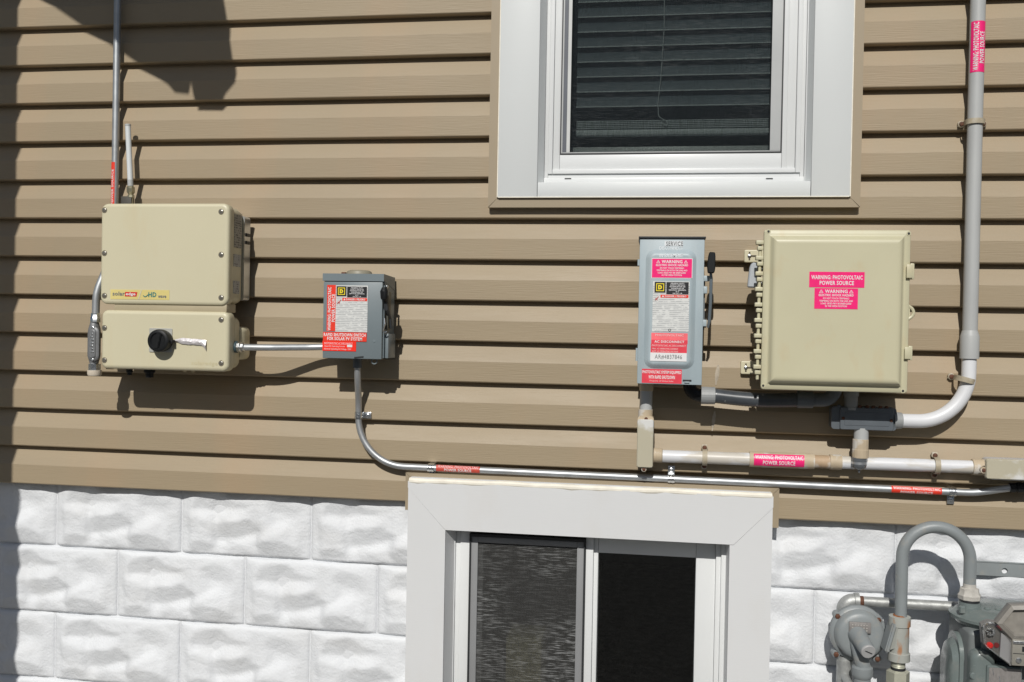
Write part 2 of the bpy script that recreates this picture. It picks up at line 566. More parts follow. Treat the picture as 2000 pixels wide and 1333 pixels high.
def text_mesh(body, bold=0.0):
    cu = bpy.data.curves.new('t', 'FONT')
    cu.body = body
    cu.size = 1
    cu.align_x = 'CENTER'
    cu.align_y = 'CENTER'
    cu.offset = bold
    cu.space_character = 1.09
    cu.resolution_u = 2
    ob = bpy.data.objects.new('t', cu)
    COL.objects.link(ob)
    bpy.context.view_layer.update()
    dg = bpy.context.evaluated_depsgraph_get()
    me = bpy.data.meshes.new_from_object(ob.evaluated_get(dg))
    vs = [v.co.copy() for v in me.vertices]
    fs = [list(p.vertices) for p in me.polygons]
    bpy.data.objects.remove(ob)
    bpy.data.curves.remove(cu)
    bpy.data.meshes.remove(me)
    x0, x1 = min(v.x for v in vs), max(v.x for v in vs)
    y0, y1 = min(v.y for v in vs), max(v.y for v in vs)
    vs = [((v.x - (x0 + x1) / 2) / (x1 - x0), (v.y - (y0 + y1) / 2) / (y1 - y0)) for v in vs]
    return vs, fs


def flat_text(body, cx, cz, wid, hei, y, rot=0.0, bold=0.02):
    vs, fs = text_mesh(body, bold if hei < 0.005 else bold * 1.4)
    c, s = math.cos(rot), math.sin(rot)
    b = B()
    b.add([(cx + c * (a * wid) - s * (q * hei), y, cz + s * (a * wid) + c * (q * hei)) for a, q in vs], fs)
    return b


def rect_px(u0, v0, u1, v1, d):
    """upright rectangle on the plane d seen between two photo corners (measured along its centre lines)"""
    um, vm = (u0 + u1) / 2, (v0 + v1) / 2
    return at(u0, vm, d).x, at(u1, vm, d).x, at(um, v1, d).z, at(um, v0, d).z


def sticker(T, rect, d, base, lines, parent=None, name='sticker', rot=0.0, label=None):
    """lines = [(text, fx, fz, fw, fh, material)] with fractions of the sticker"""
    x0, x1, z0, z1 = rect
    o = T.part(name, B().box(x0, x1, -d - 0.0006, -d + 0.001, z0, z1), base, parent, label=label)
    W, H = x1 - x0, z1 - z0
    for ln in lines:
        body, fx, fz, fw, fh, m = ln[:6]
        rr = ln[6] if len(ln) > 6 else 0.0
        T.part('lettering', flat_text(body, x0 + fx * W, z1 - fz * H, fw * (H if rr else W), fh * (W if rr else H), -d - 0.0012, rr, 0.0 if m is INKG else 0.016), m, o if parent is None else parent)
    return o


def patch(T, rect, d, m, name, parent):
    x0, x1, z0, z1 = rect
    return T.part(name, B().box(x0, x1, -d - 0.0006, -d + 0.0004, z0, z1), m, parent)


def pipe_sticker(T, p0, p1, r, ang0, ang1, base, lines, name='sticker'):
    """a label wrapped round a straight pipe from p0 to p1; angles measured from facing the viewer, positive towards the top/right"""
    p0, p1 = Vector(p0), Vector(p1)
    A = (p1 - p0)
    L = A.length
    A.normalize()
    F = Vector((0, -1, 0))
    F = (F - A * F.dot(A)).normalized()
    S = F.cross(A).normalized()          # sideways of the label (its 'up')
    if S.z < -0.5 or (abs(S.z) < 0.5 and S.x > 0):
        S = -S
    rr = r + 0.0006
    n = 14

    def P(s, a, q=rr):
        return p0 + A * s + (F * math.cos(a) + S * math.sin(a)) * q
    b = B()
    vs = []
    for i in range(n + 1):
        a = ang0 + (ang1 - ang0) * i / n
        vs += [P(0, a), P(L, a)]
    b.add(vs, [[2 * i, 2 * i + 1, 2 * i + 3, 2 * i + 2] for i in range(n)])
    o = T.part(name, b, base)
    for body, fs_, fa, fw, fh, m in lines:
        v2, f2 = text_mesh(body, 0.018)
        bm = bmesh.new()
        vv = [bm.verts.new((a, q, 0)) for a, q in v2]
        for f in f2:
            try:
                bm.faces.new([vv[i] for i in f])
            except ValueError:
                pass
        for k in range(-3, 4):
            bmesh.ops.bisect_plane(bm, geom=bm.verts[:] + bm.edges[:] + bm.faces[:], plane_co=(0, k / 7.0, 0), plane_no=(0, 1, 0))
        tb = B()
        tmp = B().bm(bm)
        span = ang1 - ang0
        for a, q, _ in tmp.v:
            s = L * (fs_ + a * fw)
            an = ang0 + span * (fa + q * fh)
            tb.v.append(tuple(P(s, an, rr + 0.0006)))
        tb.f = tmp.f
        T.part('lettering', tb, m, o)
    return o


def structure(name, b, m):
    o = link(name, make_mesh(name, b), m)
    o['kind'] = 'structure'
    return o


# ================================================================== SETTING
structure('ground', B().add([(-60, -60, 0), (60, -60, 0), (60, 60, 0), (-60, 60, 0)], [[0, 1, 2, 3]]), SOIL)

# openings -----------------------------------------------------------------
LOW_Y = 0.052                        # face of the mortar joints of the block wall
# upper window: outer edge of the tan channel
UW_x0 = at(959.5, 200, 0.0).x
UW_x1 = at(1681.5, 200, 0.0).x
UW_z0 = at(1316, 407, 0.0).z
# lower window
LW_x0 = at(795, 960, 0.0).x
LW_x1 = at(1520, 985, 0.0).x
LW_z1 = at(1160, 937, 0.0).z
SID_X0, SID_X1 = -3.4, 2.2
SID_TOP = Z0 + 4 * LAP
FLAT, DEPTH = 0.0595, 0.028


def lap_profile(z_low, z_cut_top=None, z_cut_bot=None):
    """(z, y) of one Dutch-lap course from the lip underside up to beneath the next lip"""
    zt = z_low + LAP
    full = [(z_low, DEPTH), (z_low, 0.004), (z_low + 0.002, 0.0012), (z_low + 0.004, 0.0)]
    full += [(z_low + FLAT - 0.001, 0.0), (z_low + FLAT + 0.001, 0.0007)]
    full += [(zt - 0.004, DEPTH - 0.0022), (zt, DEPTH - 0.0005), (zt + 0.010, DEPTH + 0.002)]
    pr = full
    if z_cut_top is not None:
        out = []
        for i, (z, y) in enumerate(pr):
            if z <= z_cut_top:
                out.append((z, y))
            else:
                z0, y0 = pr[i - 1]
                f = (z_cut_top - z0) / (z - z0)
                out.append((z_cut_top, y0 + (y - y0) * f))
                break
        pr = out
    if z_cut_bot is not None:
        out = []
        for i in range(len(pr) - 1):
            (z0, y0), (z1, y1) = pr[i], pr[i + 1]
            if z1 <= z_cut_bot:
                continue
            if z0 < z_cut_bot:
                f = (z_cut_bot - z0) / (z1 - z0)
                out.append((z_cut_bot, y0 + (y1 - y0) * f))
            else:
                out.append((z0, y0))
        out.append(pr[-1])
        pr = out
    return pr


def lap(b, x0, x1, z_low, ct=None, cb=None):
    pr = lap_profile(z_low, ct, cb)
    nx = max(2, int((x1 - x0) / 0.12))
    vs, fs = [], []
    m = len(pr)
    for i in range(nx + 1):
        x = x0 + (x1 - x0) * i / nx
        wob = 0.0007 * noise.noise(Vector((x * 1.7, z_low * 9, 0.3)))
        wy = 0.0018 * noise.noise(Vector((x * 2.3, z_low * 7, 4.3)))
        for z, y in pr:
            vs.append((x, y + wy, z + wob))
    for i in range(nx):
        for k in range(m - 1):
            fs.append([i * m + k, (i + 1) * m + k, (i + 1) * m + k + 1, i * m + k + 1])
    return b.add(vs, fs)


wall = Thing('siding_wall', 'tan vinyl lap siding wall above the white block foundation', 'wall', (0, 0.03, Z0 - 12 * LAP))
for n in range(-3, 13):
    zl = Z0 - n * LAP
    zt = zl + LAP
    if zl >= UW_z0 - 0.001:                       # courses beside the upper window
        segs = [(SID_X0, UW_x0 + 0.006, None, None), (UW_x1 - 0.006, SID_X1, None, None)]
        for s in segs:
            wall.part('siding_board', lap(B(), s[0], s[1], zl), SIDING, sharp=12)
        continue
    if zt > UW_z0:                                # the notched course under the window
        b = B()
        lap(b, SID_X0, UW_x0 + 0.006, zl)
        lap(b, UW_x1 - 0.006, SID_X1, zl)
        lap(b, UW_x0 + 0.006, UW_x1 - 0.006, zl, ct=UW_z0 + 0.004)
        wall.part('siding_board', b, SIDING, sharp=12)
        continue
    if zl < LW_z1:                                # bottom course, notched over the lower window
        b = B()
        lap(b, SID_X0, LW_x0 + 0.006, zl)
        lap(b, LW_x1 - 0.006, SID_X1, zl)
        lap(b, LW_x0 + 0.006, LW_x1 - 0.006, zl, cb=LW_z1 - 0.02)
        wall.part('siding_board', b, SIDING, sharp=12)
        continue
    wall.part('siding_board', lap(B(), SID_X0, SID_X1, zl), SIDING, sharp=12)
# sheathing behind the boards (four pieces round the openings)
b = B()
zb = Z0 - 12 * LAP - 0.0
b.box(SID_X0, UW_x0 + 0.03, 0.036, 0.06, zb, SID_TOP)
b.box(UW_x1 - 0.03, SID_X1, 0.036, 0.06, zb, SID_TOP)
b.box(UW_x0 + 0.03, UW_x1 - 0.03, 0.036, 0.06, zb + 0.13, UW_z0 + 0.03)
wall.part('sheathing', b, JCH)

# block foundation -----------------------------------------------------------
# faces of one moulded rock-face block: (slope down the face, polygon in block units, edge softness)
FACETS = [
    (-0.34, [(.08, .30), (.12, .13), (.22, .06), (.33, .07), (.40, .17), (.50, .22), (.56, .21), (.50, .27), (.36, .30), (.22, .33)], .035),
    (0.24, [(.08, .33), (.22, .35), (.38, .31), (.52, .30), (.50, .44), (.42, .47), (.34, .48), (.28, .54), (.20, .48), (.11, .42)], .03),
    (-0.36, [(.27, .56), (.34, .50), (.46, .47), (.52, .42), (.58, .50), (.65, .57), (.55, .66), (.42, .72), (.30, .74)], .025),
    (-0.20, [(.05, .46), (.12, .45), (.20, .51), (.26, .58), (.28, .72), (.14, .76), (.05, .66)], .05),
    (0.30, [(.40, .80), (.52, .70), (.64, .62), (.74, .50), (.82, .40), (.84, .52), (.74, .64), (.60, .74), (.48, .82)], .035),
    (-0.26, [(.68, .22), (.74, .10), (.86, .12), (.93, .26), (.90, .40), (.80, .36), (.72, .34)], .06),
    (-0.42, [(.07, .86), (.12, .79), (.20, .78), (.26, .84), (.25, .95), (.08, .96)], .025),
    (0.22, [(.26, .76), (.40, .76), (.38, .84), (.28, .86)], .03),
    (-0.40, [(.60, .84), (.66, .74), (.76, .72), (.86, .78), (.92, .88), (.90, .97), (.62, .97)], .03),
    (-0.25, [(.34, .90), (.46, .87), (.58, .90), (.56, .97), (.36, .97)], .03)]


def seg_dist(px, py, ax, ay, bx, by):
    dx, dy = bx - ax, by - ay
    t = max(0, min(1, ((px - ax) * dx + (py - ay) * dy) / (dx * dx + dy * dy + 1e-12)))
    return math.hypot(px - ax - t * dx, py - ay - t * dy)


def facet_weight(u, v, poly, soft):
    inside, dmin = False, 9
    n = len(poly)
    for i in range(n):
        ax, ay = poly[i]
        bx, by = poly[(i + 1) % n]
        dmin = min(dmin, seg_dist(u * 2, v, ax * 2, ay, bx * 2, by))
        if (ay > v) != (by > v) and u < (bx - ax) * (v - ay) / (by - ay) + ax:
            inside = not inside
    d = dmin if inside else -dmin
    t = max(0, min(1, 0.5 + d / (2 * soft)))
    return t * t * (3 - 2 * t)


NU, NV = 64, 44
HMAP = [[0.0] * (NU + 1) for _ in range(NV + 1)]
for i in range(NU + 1):
    u = i / NU
    col = [0.0]
    for j in range(1, NV + 1):
        v = (j - 0.5) / NV
        wu = u + 0.016 * noise.noise(Vector((u * 7, v * 5, 2.2)))
        wv = v + 0.03 * noise.noise(Vector((u * 8, v * 5, 7.1)))
        sl = 0.03 + sum(g * facet_weight(wu, wv, pl_, sf_ * 0.6) for g, pl_, sf_ in FACETS)
        col.append(col[-1] + sl / NV * 0.2032)
    e = col[-1]
    for j in range(NV + 1):
        HMAP[j][i] = col[j] - e * (j / NV)


kern = [math.exp(-0.5 * (k / 1.0) ** 2) for k in range(-7, 8)]
ksum = sum(kern)
for j in range(NV + 1):                              # ease the facets into each other sideways
    row = HMAP[j]
    HMAP[j] = [sum(kern[k + 7] * row[min(max(i + k, 0), NU)] for k in range(-7, 8)) / ksum for i in range(NU + 1)]


def relief(u, v, seed=0.0):
    gx, gy = u * NU, v * NV
    ix, iy = min(int(gx), NU - 1), min(int(gy), NV - 1)
    fx, fy = gx - ix, gy - iy
    h = (HMAP[iy][ix] * (1 - fx) + HMAP[iy][ix + 1] * fx) * (1 - fy) + (HMAP[iy + 1][ix] * (1 - fx) + HMAP[iy + 1][ix + 1] * fx) * fy
    n = noise.noise(Vector((u * 30, v * 16, 5.7 + seed))) * 0.0006 + noise.noise(Vector((u * 70, v * 36, 1.7 + seed))) * 0.0005
    n += noise.noise(Vector((u * 6, v * 3.2, 9.1 + seed))) * 0.0022
    rg = 1 - abs(noise.noise(Vector((u * 9 + v * 2.5, v * 7 - u * 2, 3.3 + seed)))) * 3
    n -= max(0, rg) ** 3 * 0.0012

    def ease(x):
        x = max(0, min(1, x))
        return math.sqrt(1 - (1 - x) ** 2)
    wob = 0.02 * noise.noise(Vector((u * 14, v * 9, 2.0 + seed)))
    edge = (0.2 + 0.8 * ease(min(u, 1 - u) / (0.12 + wob))) * (0.45 + 0.55 * ease(v / (0.07 + wob))) * (0.28 + 0.72 * ease((1 - v) / (0.055 + wob)))
    und = 0.004 * math.sin(u * math.pi * 2 * 2.05 - 0.6) * (1 - v) ** 2
    return (0.0155 + h * 1.22 + n + und) * edge + 0.0012


BW, BH, AMP = 0.4064, 0.2032, 1.0


def block_mesh(u0, u1, seed=0.0):
    nx, nz = max(4, int(64 * (u1 - u0))), 40
    vs, fs = [], []
    for j in range(nz + 1):
        v = j / nz
        for i in range(nx + 1):
            u = u0 + (u1 - u0) * i / nx
            h = relief(u, v, seed) * AMP
            vs.append((0.0002 + u * (BW - 0.0004), -h, BH - 0.0004 - v * (BH - 0.0020)))
    for j in range(nz):
        for i in range(nx):
            a = j * (nx + 1) + i
            fs.append([a, a + nx + 1, a + nx + 2, a + 1])
    # rim back into the joint
    rim = [i for i in range(nx + 1)] + [j * (nx + 1) + nx for j in range(1, nz + 1)] + [nz * (nx + 1) + i for i in range(nx - 1, -1, -1)] + [j * (nx + 1) for j in range(nz - 1, 0, -1)]
    n0 = len(vs)
    for k in rim:
        vs.append((vs[k][0], 0.02, vs[k][2]))
    m = len(rim)
    for k in range(m):
        fs.append([rim[k], n0 + k, n0 + (k + 1) % m, rim[(k + 1) % m]])
    b = B().add(vs, fs)
    return make_mesh('block', b, 60)


found = Thing('foundation_wall', 'white painted rock-face block foundation wall below the siding', 'wall', (0, LOW_Y, 0))
J1 = at(356, 1080, -LOW_Y)            # joint between first and second course, and a head joint of course one
J2 = at(480, 1150, -LOW_Y)
full_meshes = [block_mesh(0, 1, 3.7 * k) for k in range(4)]
OPX0, OPX1 = at(880, 1200, 0).x - 0.03, at(1420, 1200, 0).x + 0.03     # opening of the lower window
z_top1 = J1.z + BH
mort = B()
mz0 = -0.06
for (xa, xb) in ((SID_X0, OPX0), (OPX1, SID_X1)):
    mort.box(xa, xb, LOW_Y - 0.0052, LOW_Y + 0.15, mz0, z_top1 + 0.02)
found.part('mortar', mort, MORTAR)
crop = {}
for c in range(0, 7):
    zb = z_top1 - (c + 1) * BH
    if zb < -0.15:
        break
    off = J1.x if c % 2 == 0 else J2.x
    k0 = int(math.floor((SID_X0 - off) / BW)) + 1
    for k in range(k0, 60):
        x = off + k * BW
        if x + BW > SID_X1:
            break
        a, e = 0.0, 1.0
        if x < OPX1 and x + BW > OPX0:
            if x < OPX0 and x + BW > OPX1:
                continue
            if x < OPX0:
                e = (OPX0 - x) / BW
            elif x + BW > OPX1:
                a = (OPX1 - x) / BW
            else:
                continue
            if e - a < 0.04:
                continue
        me = random.choice(full_meshes) if (a, e) == (0.0, 1.0) else block_mesh(a, e, random.random() * 9)
        o = link('block', me, BLOCKM, found.o)
        o.location = (x, random.uniform(-0.0015, 0.0015), zb)

# rooms behind the windows ----------------------------------------------------


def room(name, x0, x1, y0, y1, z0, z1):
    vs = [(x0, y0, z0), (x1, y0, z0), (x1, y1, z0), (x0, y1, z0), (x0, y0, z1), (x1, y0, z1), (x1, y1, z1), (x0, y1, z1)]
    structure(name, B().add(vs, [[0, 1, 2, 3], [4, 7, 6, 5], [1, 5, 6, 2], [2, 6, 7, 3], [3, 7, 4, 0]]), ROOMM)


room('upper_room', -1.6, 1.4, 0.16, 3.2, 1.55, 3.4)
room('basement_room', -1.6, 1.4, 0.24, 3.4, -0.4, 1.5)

# ================================================================== UPPER WINDOW
D_CAS = 0.030
uw = Thing('double_hung_window', 'upper white window with dark slatted blind behind an insect screen', 'window', (at(1320, 400, 0).x, 0, UW_z0))
zt = SID_TOP + 0.1
cw = 0.026
x0, x1 = UW_x0, UW_x1


def quadprism(b, pts, y0, y1):
    return b.prism(pts, y0, y1)


# tan channel: left, right, bottom with mitred corners
D_J = 0.022
uw.part('channel_trim', quadprism(B(), [(x0, UW_z0), (x0 + cw, UW_z0 + cw), (x0 + cw, zt), (x0, zt)], -D_J, 0.034), JCH)
uw.part('channel_trim', quadprism(B(), [(x1, UW_z0), (x1, zt), (x1 - cw, zt), (x1 - cw, UW_z0 + cw)], -D_J, 0.034), JCH)
uw.part('channel_trim', quadprism(B(), [(x0 + 0.002, UW_z0 - 0.0005), (x1 - 0.002, UW_z0 - 0.0005), (x1 - cw, UW_z0 + cw - 0.001), (x0 + cw, UW_z0 + cw - 0.001)], -D_J - 0.001, 0.034), JCH)
# flat white casing boards
cx0, cx1 = x0 + cw + 0.001, x1 - cw - 0.001
cz0 = UW_z0 + cw + 0.001
li = at(1052, 200, D_CAS).x
ri = at(1588, 200, D_CAS).x
bz = at(1316, 355, D_CAS).z
uw.part('casing_board', B().box(cx0, li, -D_CAS, 0.06, cz0, zt, 0.0015), WHITE)
uw.part('casing_board', B().box(ri, cx1, -D_CAS, 0.06, cz0, zt, 0.0015), WHITE)
uw.part('casing_board', B().box(li + 0.001, ri - 0.001, -D_CAS + 0.001, 0.06, cz0, bz, 0.0015), WHITE)
for (qa, qb, qc, qd) in ((cx0 - 0.0014, cx0 + 0.0010, cz0, zt), (cx1 - 0.0010, cx1 + 0.0014, cz0, zt), (cx0 + 0.002, cx1 - 0.002, cz0 - 0.0016, cz0 + 0.0008)):
    uw.part('caulk_line', B().box(qa, qb, -D_CAS - 0.0006, -0.01, qc, qd), CAULK)
# vinyl frame: nested steps
fo0, fo1 = li + 0.0005, ri - 0.0005


def frame_u(b, xa, xb, zbot, wdt, y0, y1, wb=None, bev=0.001):
    wb = wdt if wb is None else wb
    b.box(xa, xa + wdt, y0, y1, zbot, zt, bev)
    b.box(xb - wdt, xb, y0, y1, zbot, zt, bev)
    b.box(xa + wdt + 0.0004, xb - wdt - 0.0004, y0, y1, zbot, zbot + wb, bev)
    return b


zf = bz + 0.0008
zr0 = bz + 0.001
for sgn, xx, wd_ in ((1, li + 0.0004, 0.0128), (-1, ri - 0.0004, 0.0105)):
    vs = []
    for z in (zr0, zt):
        vs += [(xx, -D_CAS + 0.002, z), (xx + sgn * wd_, 0.0036, z), (xx, 0.0036, z)]
    uw.part('reveal_strip', B().add(vs, [[0, 1, 2], [3, 5, 4], [0, 3, 4, 1], [1, 4, 5, 2], [2, 5, 3, 0]]), WHITE)
fr = uw.part('frame', frame_u(B(), fo0, fo1, zf, 0.013, 0.004, 0.07, 0.016), VINYL)
uw.part('frame_step', frame_u(B(), fo0 + 0.0134, fo1 - 0.0134, zf + 0.0165, 0.010, 0.014, 0.07, 0.011), VINYL, fr)
uw.part('frame_step', frame_u(B(), fo0 + 0.0238, fo1 - 0.0238, zf + 0.0280, 0.012, 0.008, 0.07, 0.012), VINYL, fr)
for u in (1109, 1503):
    p = at(u, 349, 0)
    uw.part('weep_slot', B().box(p.x - 0.009, p.x + 0.009, 0.0033, 0.006, p.z - 0.0016, p.z + 0.0016), DARKCAP, fr)
sl = at(1094, 200, 0).x
sr = at(1530, 200, 0).x
sz = at(1316, 298, 0).z
sb_ = B()
sb_.box(fo0 + 0.0362, sl - 0.0003, 0.018, 0.08, zf + 0.0404, zt, 0.001)
sb_.box(sr + 0.0003, sr + 0.0125, 0.014, 0.08, zf + 0.0404, zt, 0.001)
sb_.box(sr + 0.0129, fo1 - 0.0362, 0.020, 0.08, zf + 0.0404, zt, 0.001)
sb_.box(sl + 0.0, sr - 0.0, 0.018, 0.08, zf + 0.0404, sz - 0.0003, 0.001)
uw.part('sash', sb_, VINYL)
uw.part('screen_gasket', frame_u(B(), sl, sr, sz, 0.0028, 0.016, 0.03, 0.003, 0), DARKCAP)
sf = uw.part('screen_frame', frame_u(B(), sl + 0.003, sr - 0.003, sz + 0.0032, 0.0035, 0.019, 0.028, 0.003, 0), TRACK)
uw.part('screen_rail', B().box(at(1507, 200, 0).x, sr - 0.0030, 0.0185, 0.03, sz + 0.0064, zt), TRACK, sf)
uw.part('screen_rail', B().box(at(1108, 200, -0.02).x, at(1114.5, 200, -0.02).x, 0.0188, 0.022, sz + 0.0064, zt), mat('pale_screen_bar', (0.52, 0.53, 0.52), 0.45), sf)
uw.part('screen_rail', B().box(sl + 0.0068, at(1108, 200, -0.02).x - 0.0003, 0.0192, 0.022, sz + 0.0064, zt), mat('blue_grey_bar', (0.085, 0.095, 0.115), 0.5), sf)
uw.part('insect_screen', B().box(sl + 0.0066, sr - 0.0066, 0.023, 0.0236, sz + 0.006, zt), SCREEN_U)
uw.part('glass_pane', B().box(sl + 0.002, sr - 0.002, 0.052, 0.056, sz - 0.005, zt), GLASS)
uw.part('inner_sill', B().box(sl + 0.01, sr - 0.01, 0.09, 0.15, sz - 0.02, at(1316, 290, -0.12).z, 0.002), VINYL)

blind = Thing('window_blind', 'dark slatted horizontal blind hanging inside the upper window', 'blind', (at(1316, 270, -0.09).x, 0.09, at(1316, 262, -0.09).z))
bx0, bx1 = at(1126, 200, -0.08).x, at(1503, 200, -0.08).x
zs = [at(1316, 30 + 29.6 * i, -0.08).z for i in range(-3, 7)]
for z in zs:
    s = blind.part('slat', B().add([(bx0, 0.077, z), (bx1, 0.077, z + 0.001), (bx1, 0.083, z + 0.022), (bx0, 0.083, z + 0.021), (bx1, 0.098, z + 0.046), (bx0, 0.098, z + 0.045), (bx0, 0.079, z), (bx1, 0.079, z + 0.001)],
                   [[0, 1, 2, 3], [3, 2, 4, 5], [0, 6, 7, 1]]), BLIND)
    blind.part('slat_highlight', B().box(bx0, bx1, 0.0740, 0.0768, z - 0.0012, z + 0.0016), BLINDL, s)  # highlight on the slat's lower edge, added as a pale strip
rz = at(1316, 256, -0.08).z
for i in range(5):
    z = at(1316, 236 + i * 3.4, -0.08).z
    blind.part('gathered_slat', B().box(bx0 + 0.002, bx1 - 0.002, 0.074, 0.10, z - 0.0012, z + 0.001), BLINDL)
blind.part('bottom_rail', B().box(bx0, bx1, 0.073, 0.10, at(1316, 264, -0.08).z, at(1316, 253, -0.08).z, 0.003), BLINDL)
cp = [at(1298, -40, -0.068), at(1297, 60, -0.068), at(1291, 150, -0.068), at(1285, 205, -0.068), at(1286, 228, -0.068), at(1300, 236, -0.068), at(1312, 240, -0.068), at(1300, 246, -0.068), at(1292, 240, -0.068)]
blind.part('pull_cord', B().tube(fillet(cp, 0.01, 4), 0.0011, 6), BLINDL)

# ================================================================== LOWER WINDOW
D_L = 0.040
lw = Thing('basement_window', 'lower white sliding window with a dark screen set in the block wall', 'window', (at(1150, 1330, 0).x, 0, 0.35))
# tan channel over and beside the head
tz = LW_z1
lw.part('channel_trim', B().prism([(LW_x0, tz), (LW_x0, tz + 0.0), (LW_x0, tz - 0.105), (LW_x0 + 0.024, tz - 0.105), (LW_x0 + 0.024, tz - 0.026), (LW_x0 + 0.022, tz - 0.024)], -0.018, 0.034), JCH)
lw.part('channel_trim', B().prism([(LW_x1, tz - 0.105), (LW_x1, tz), (LW_x1 - 0.022, tz - 0.024), (LW_x1 - 0.024, tz - 0.026), (LW_x1 - 0.024, tz - 0.105)], -0.018, 0.034), JCH)
lw.part('channel_trim', B().prism([(LW_x0 + 0.001, tz + 0.0005), (LW_x1 - 0.001, tz + 0.0005), (LW_x1 - 0.023, tz - 0.024), (LW_x0 + 0.023, tz - 0.024)], -0.019, 0.034), JCH)
ox0 = at(793.5, 1140, D_L).x
ox1 = at(1506.5, 1160, D_L).x
oz1 = (at(800, 939, D_L).z + at(1510, 972, D_L).z) / 2
ix0 = at(868, 1140, D_L).x
ix1 = at(1423, 1160, D_L).x
iz1 = (at(872, 1034, D_L).z + at(1430, 1066, D_L).z) / 2
zbm = 0.35
lw.part('head_casing', B().prism([(ox0, oz1), (ox1, oz1), (ox1, oz1 - 0.028), (ix1 + 0.010, iz1), (ix0, iz1), (ox0, oz1 - 0.018)], -D_L - 0.001, 0.05), WHITE_HEAD)
lw.part('side_casing', B().prism([(ox0 + 0.001, oz1 - 0.0195), (ix0, iz1 - 0.0012), (ix0, zbm), (ox0 + 0.001, zbm)], -D_L, 0.05), WHITE_HEAD)
lw.part('side_casing', B().prism([(ox1 - 0.001, oz1 - 0.0295), (ox1 - 0.001, zbm), (ix1, zbm), (ix1, iz1 - 0.0012), (ix1 + 0.010, iz1 - 0.0012)], -D_L, 0.05), WHITE_HEAD)
cb = B()
cp = []
for i in range(40):
    f = i / 39
    cp.append((ox0 + 0.003 + (ox1 - ox0 - 0.006) * f, -D_L + 0.006 + 0.003 * noise.noise(Vector((f * 14, 0, 2))), oz1 + 0.001 + 0.003 * noise.noise(Vector((f * 9, 0, 7)))))
cb.tube(cp, [0.0085 + 0.0025 * noise.noise(Vector((i * 0.7, 1, 0))) for i in range(40)], 10)
lw.part('drip_cap_caulk', cb, CAULK)
lw.part('drip_cap', B().box(ox0 + 0.004, ox1 - 0.004, -D_L + 0.004, 0.02, oz1 + 0.0005, oz1 + 0.010, 0.002), WHITE_HEAD)


def frame_n(b, xa, xb, ztop, wdt, y0, y1, wt=None, bev=0.001):
    wt = wdt if wt is None else wt
    b.box(xa, xa + wdt, y0, y1, zbm, ztop, bev)
    b.box(xb - wdt, xb, y0, y1, zbm, ztop, bev)
    b.box(xa + wdt + 0.0004, xb - wdt - 0.0004, y0, y1, ztop - wt, ztop, bev)
    return b


f0, f1 = ix0 + 0.0005, ix1 - 0.0005
zf1 = iz1 - 0.001
for sgn, xx, wd_ in ((1, ix0 + 0.0004, 0.0150), (-1, ix1 - 0.0004, 0.0050)):
    vs = []
    for z in (zbm, zf1 - 0.0005):
        vs += [(xx, -D_L + 0.003, z), (xx + sgn * wd_, 0.0115, z), (xx, 0.0115, z)]
    lw.part('reveal_strip', B().add(vs, [[0, 1, 2], [3, 5, 4], [0, 3, 4, 1], [1, 4, 5, 2], [2, 5, 3, 0]]), WHITE_HEAD)
lf = lw.part('frame', frame_n(B(), f0, f1, zf1 + 0.02, 0.017, 0.012, 0.12, 0.024), VINYL)
lw.part('frame_step', frame_n(B(), f0 + 0.0174, f1 - 0.0174, zf1 - 0.0044, 0.013, 0.022, 0.12, 0.008), VINYL, lf)
sx0, sx1 = at(915, 1200, -0.015).x, at(1141, 1200, -0.015).x
lw.part('frame_step', B().box(f0 + 0.0308, sx0 - 0.0004, 0.018, 0.12, zbm, zf1 - 0.0128, 0.001), VINYL, lf)
szt = at(1028, 1048, -0.015).z
lw.part('screen_gasket', frame_n(B(), sx0, sx1, szt, 0.004, 0.010, 0.03, 0.007, 0), DARKCAP)
lsf = lw.part('screen_frame', frame_n(B(), sx0 + 0.0043, sx1 - 0.0043, szt - 0.0073, 0.019, 0.016, 0.026, 0.017, 0.001), TRACKD)
lw.part('screen_rail', B().box(at(929, 1200, -0.03).x, at(942, 1200, -0.03).x, 0.0275, 0.045, zbm, szt - 0.03), TRACK, lsf)
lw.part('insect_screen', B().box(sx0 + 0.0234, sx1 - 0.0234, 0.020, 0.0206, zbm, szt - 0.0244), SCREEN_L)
mx0, mx1 = at(1142, 1200, -0.02).x, at(1166, 1200, -0.03).x
lw.part('meeting_stile', B().box(mx0, mx0 + (mx1 - mx0) * 0.62, 0.020, 0.10, zbm, zf1 - 0.0128, 0.0015), VINYL)
gx1 = at(1357, 1200, -0.045).x
gzt = (at(1166, 1078, -0.045).z + at(1357, 1088, -0.045).z) / 2
sash = B()
sash.box(mx0 + (mx1 - mx0) * 0.62 + 0.0005, mx1, 0.034, 0.10, zbm, zf1 - 0.0128, 0.0015)
sash.box(gx1, f1 - 0.0308, 0.034, 0.10, zbm, zf1 - 0.0128, 0.0015)
sash.box(mx1 + 0.0004, gx1 - 0.0004, 0.034, 0.10, gzt, zf1 - 0.0128, 0.0015)
sh = lw.part('sash', sash, VINYL)
lw.part('glass_pane', B().box(mx1 - 0.004, gx1 + 0.004, 0.056, 0.060, zbm, gzt + 0.004), GLASS)
lw.part('glass_pane', B().box(sx0 + 0.01, mx0 + 0.004, 0.082, 0.086, zbm, szt - 0.008), GLASS)
pb = at(1012, 1300, -0.16)
ib = Thing('cardboard_box', 'tan upright box dimly seen behind the lower window screen', 'box', (pb.x, 0.30, 0.30))
ib.part('box_body', B().box(pb.x - 0.055, pb.x + 0.055, 0.27, 0.40, 0.30, at(1012, 1242, -0.28).z, 0.004), CARD)

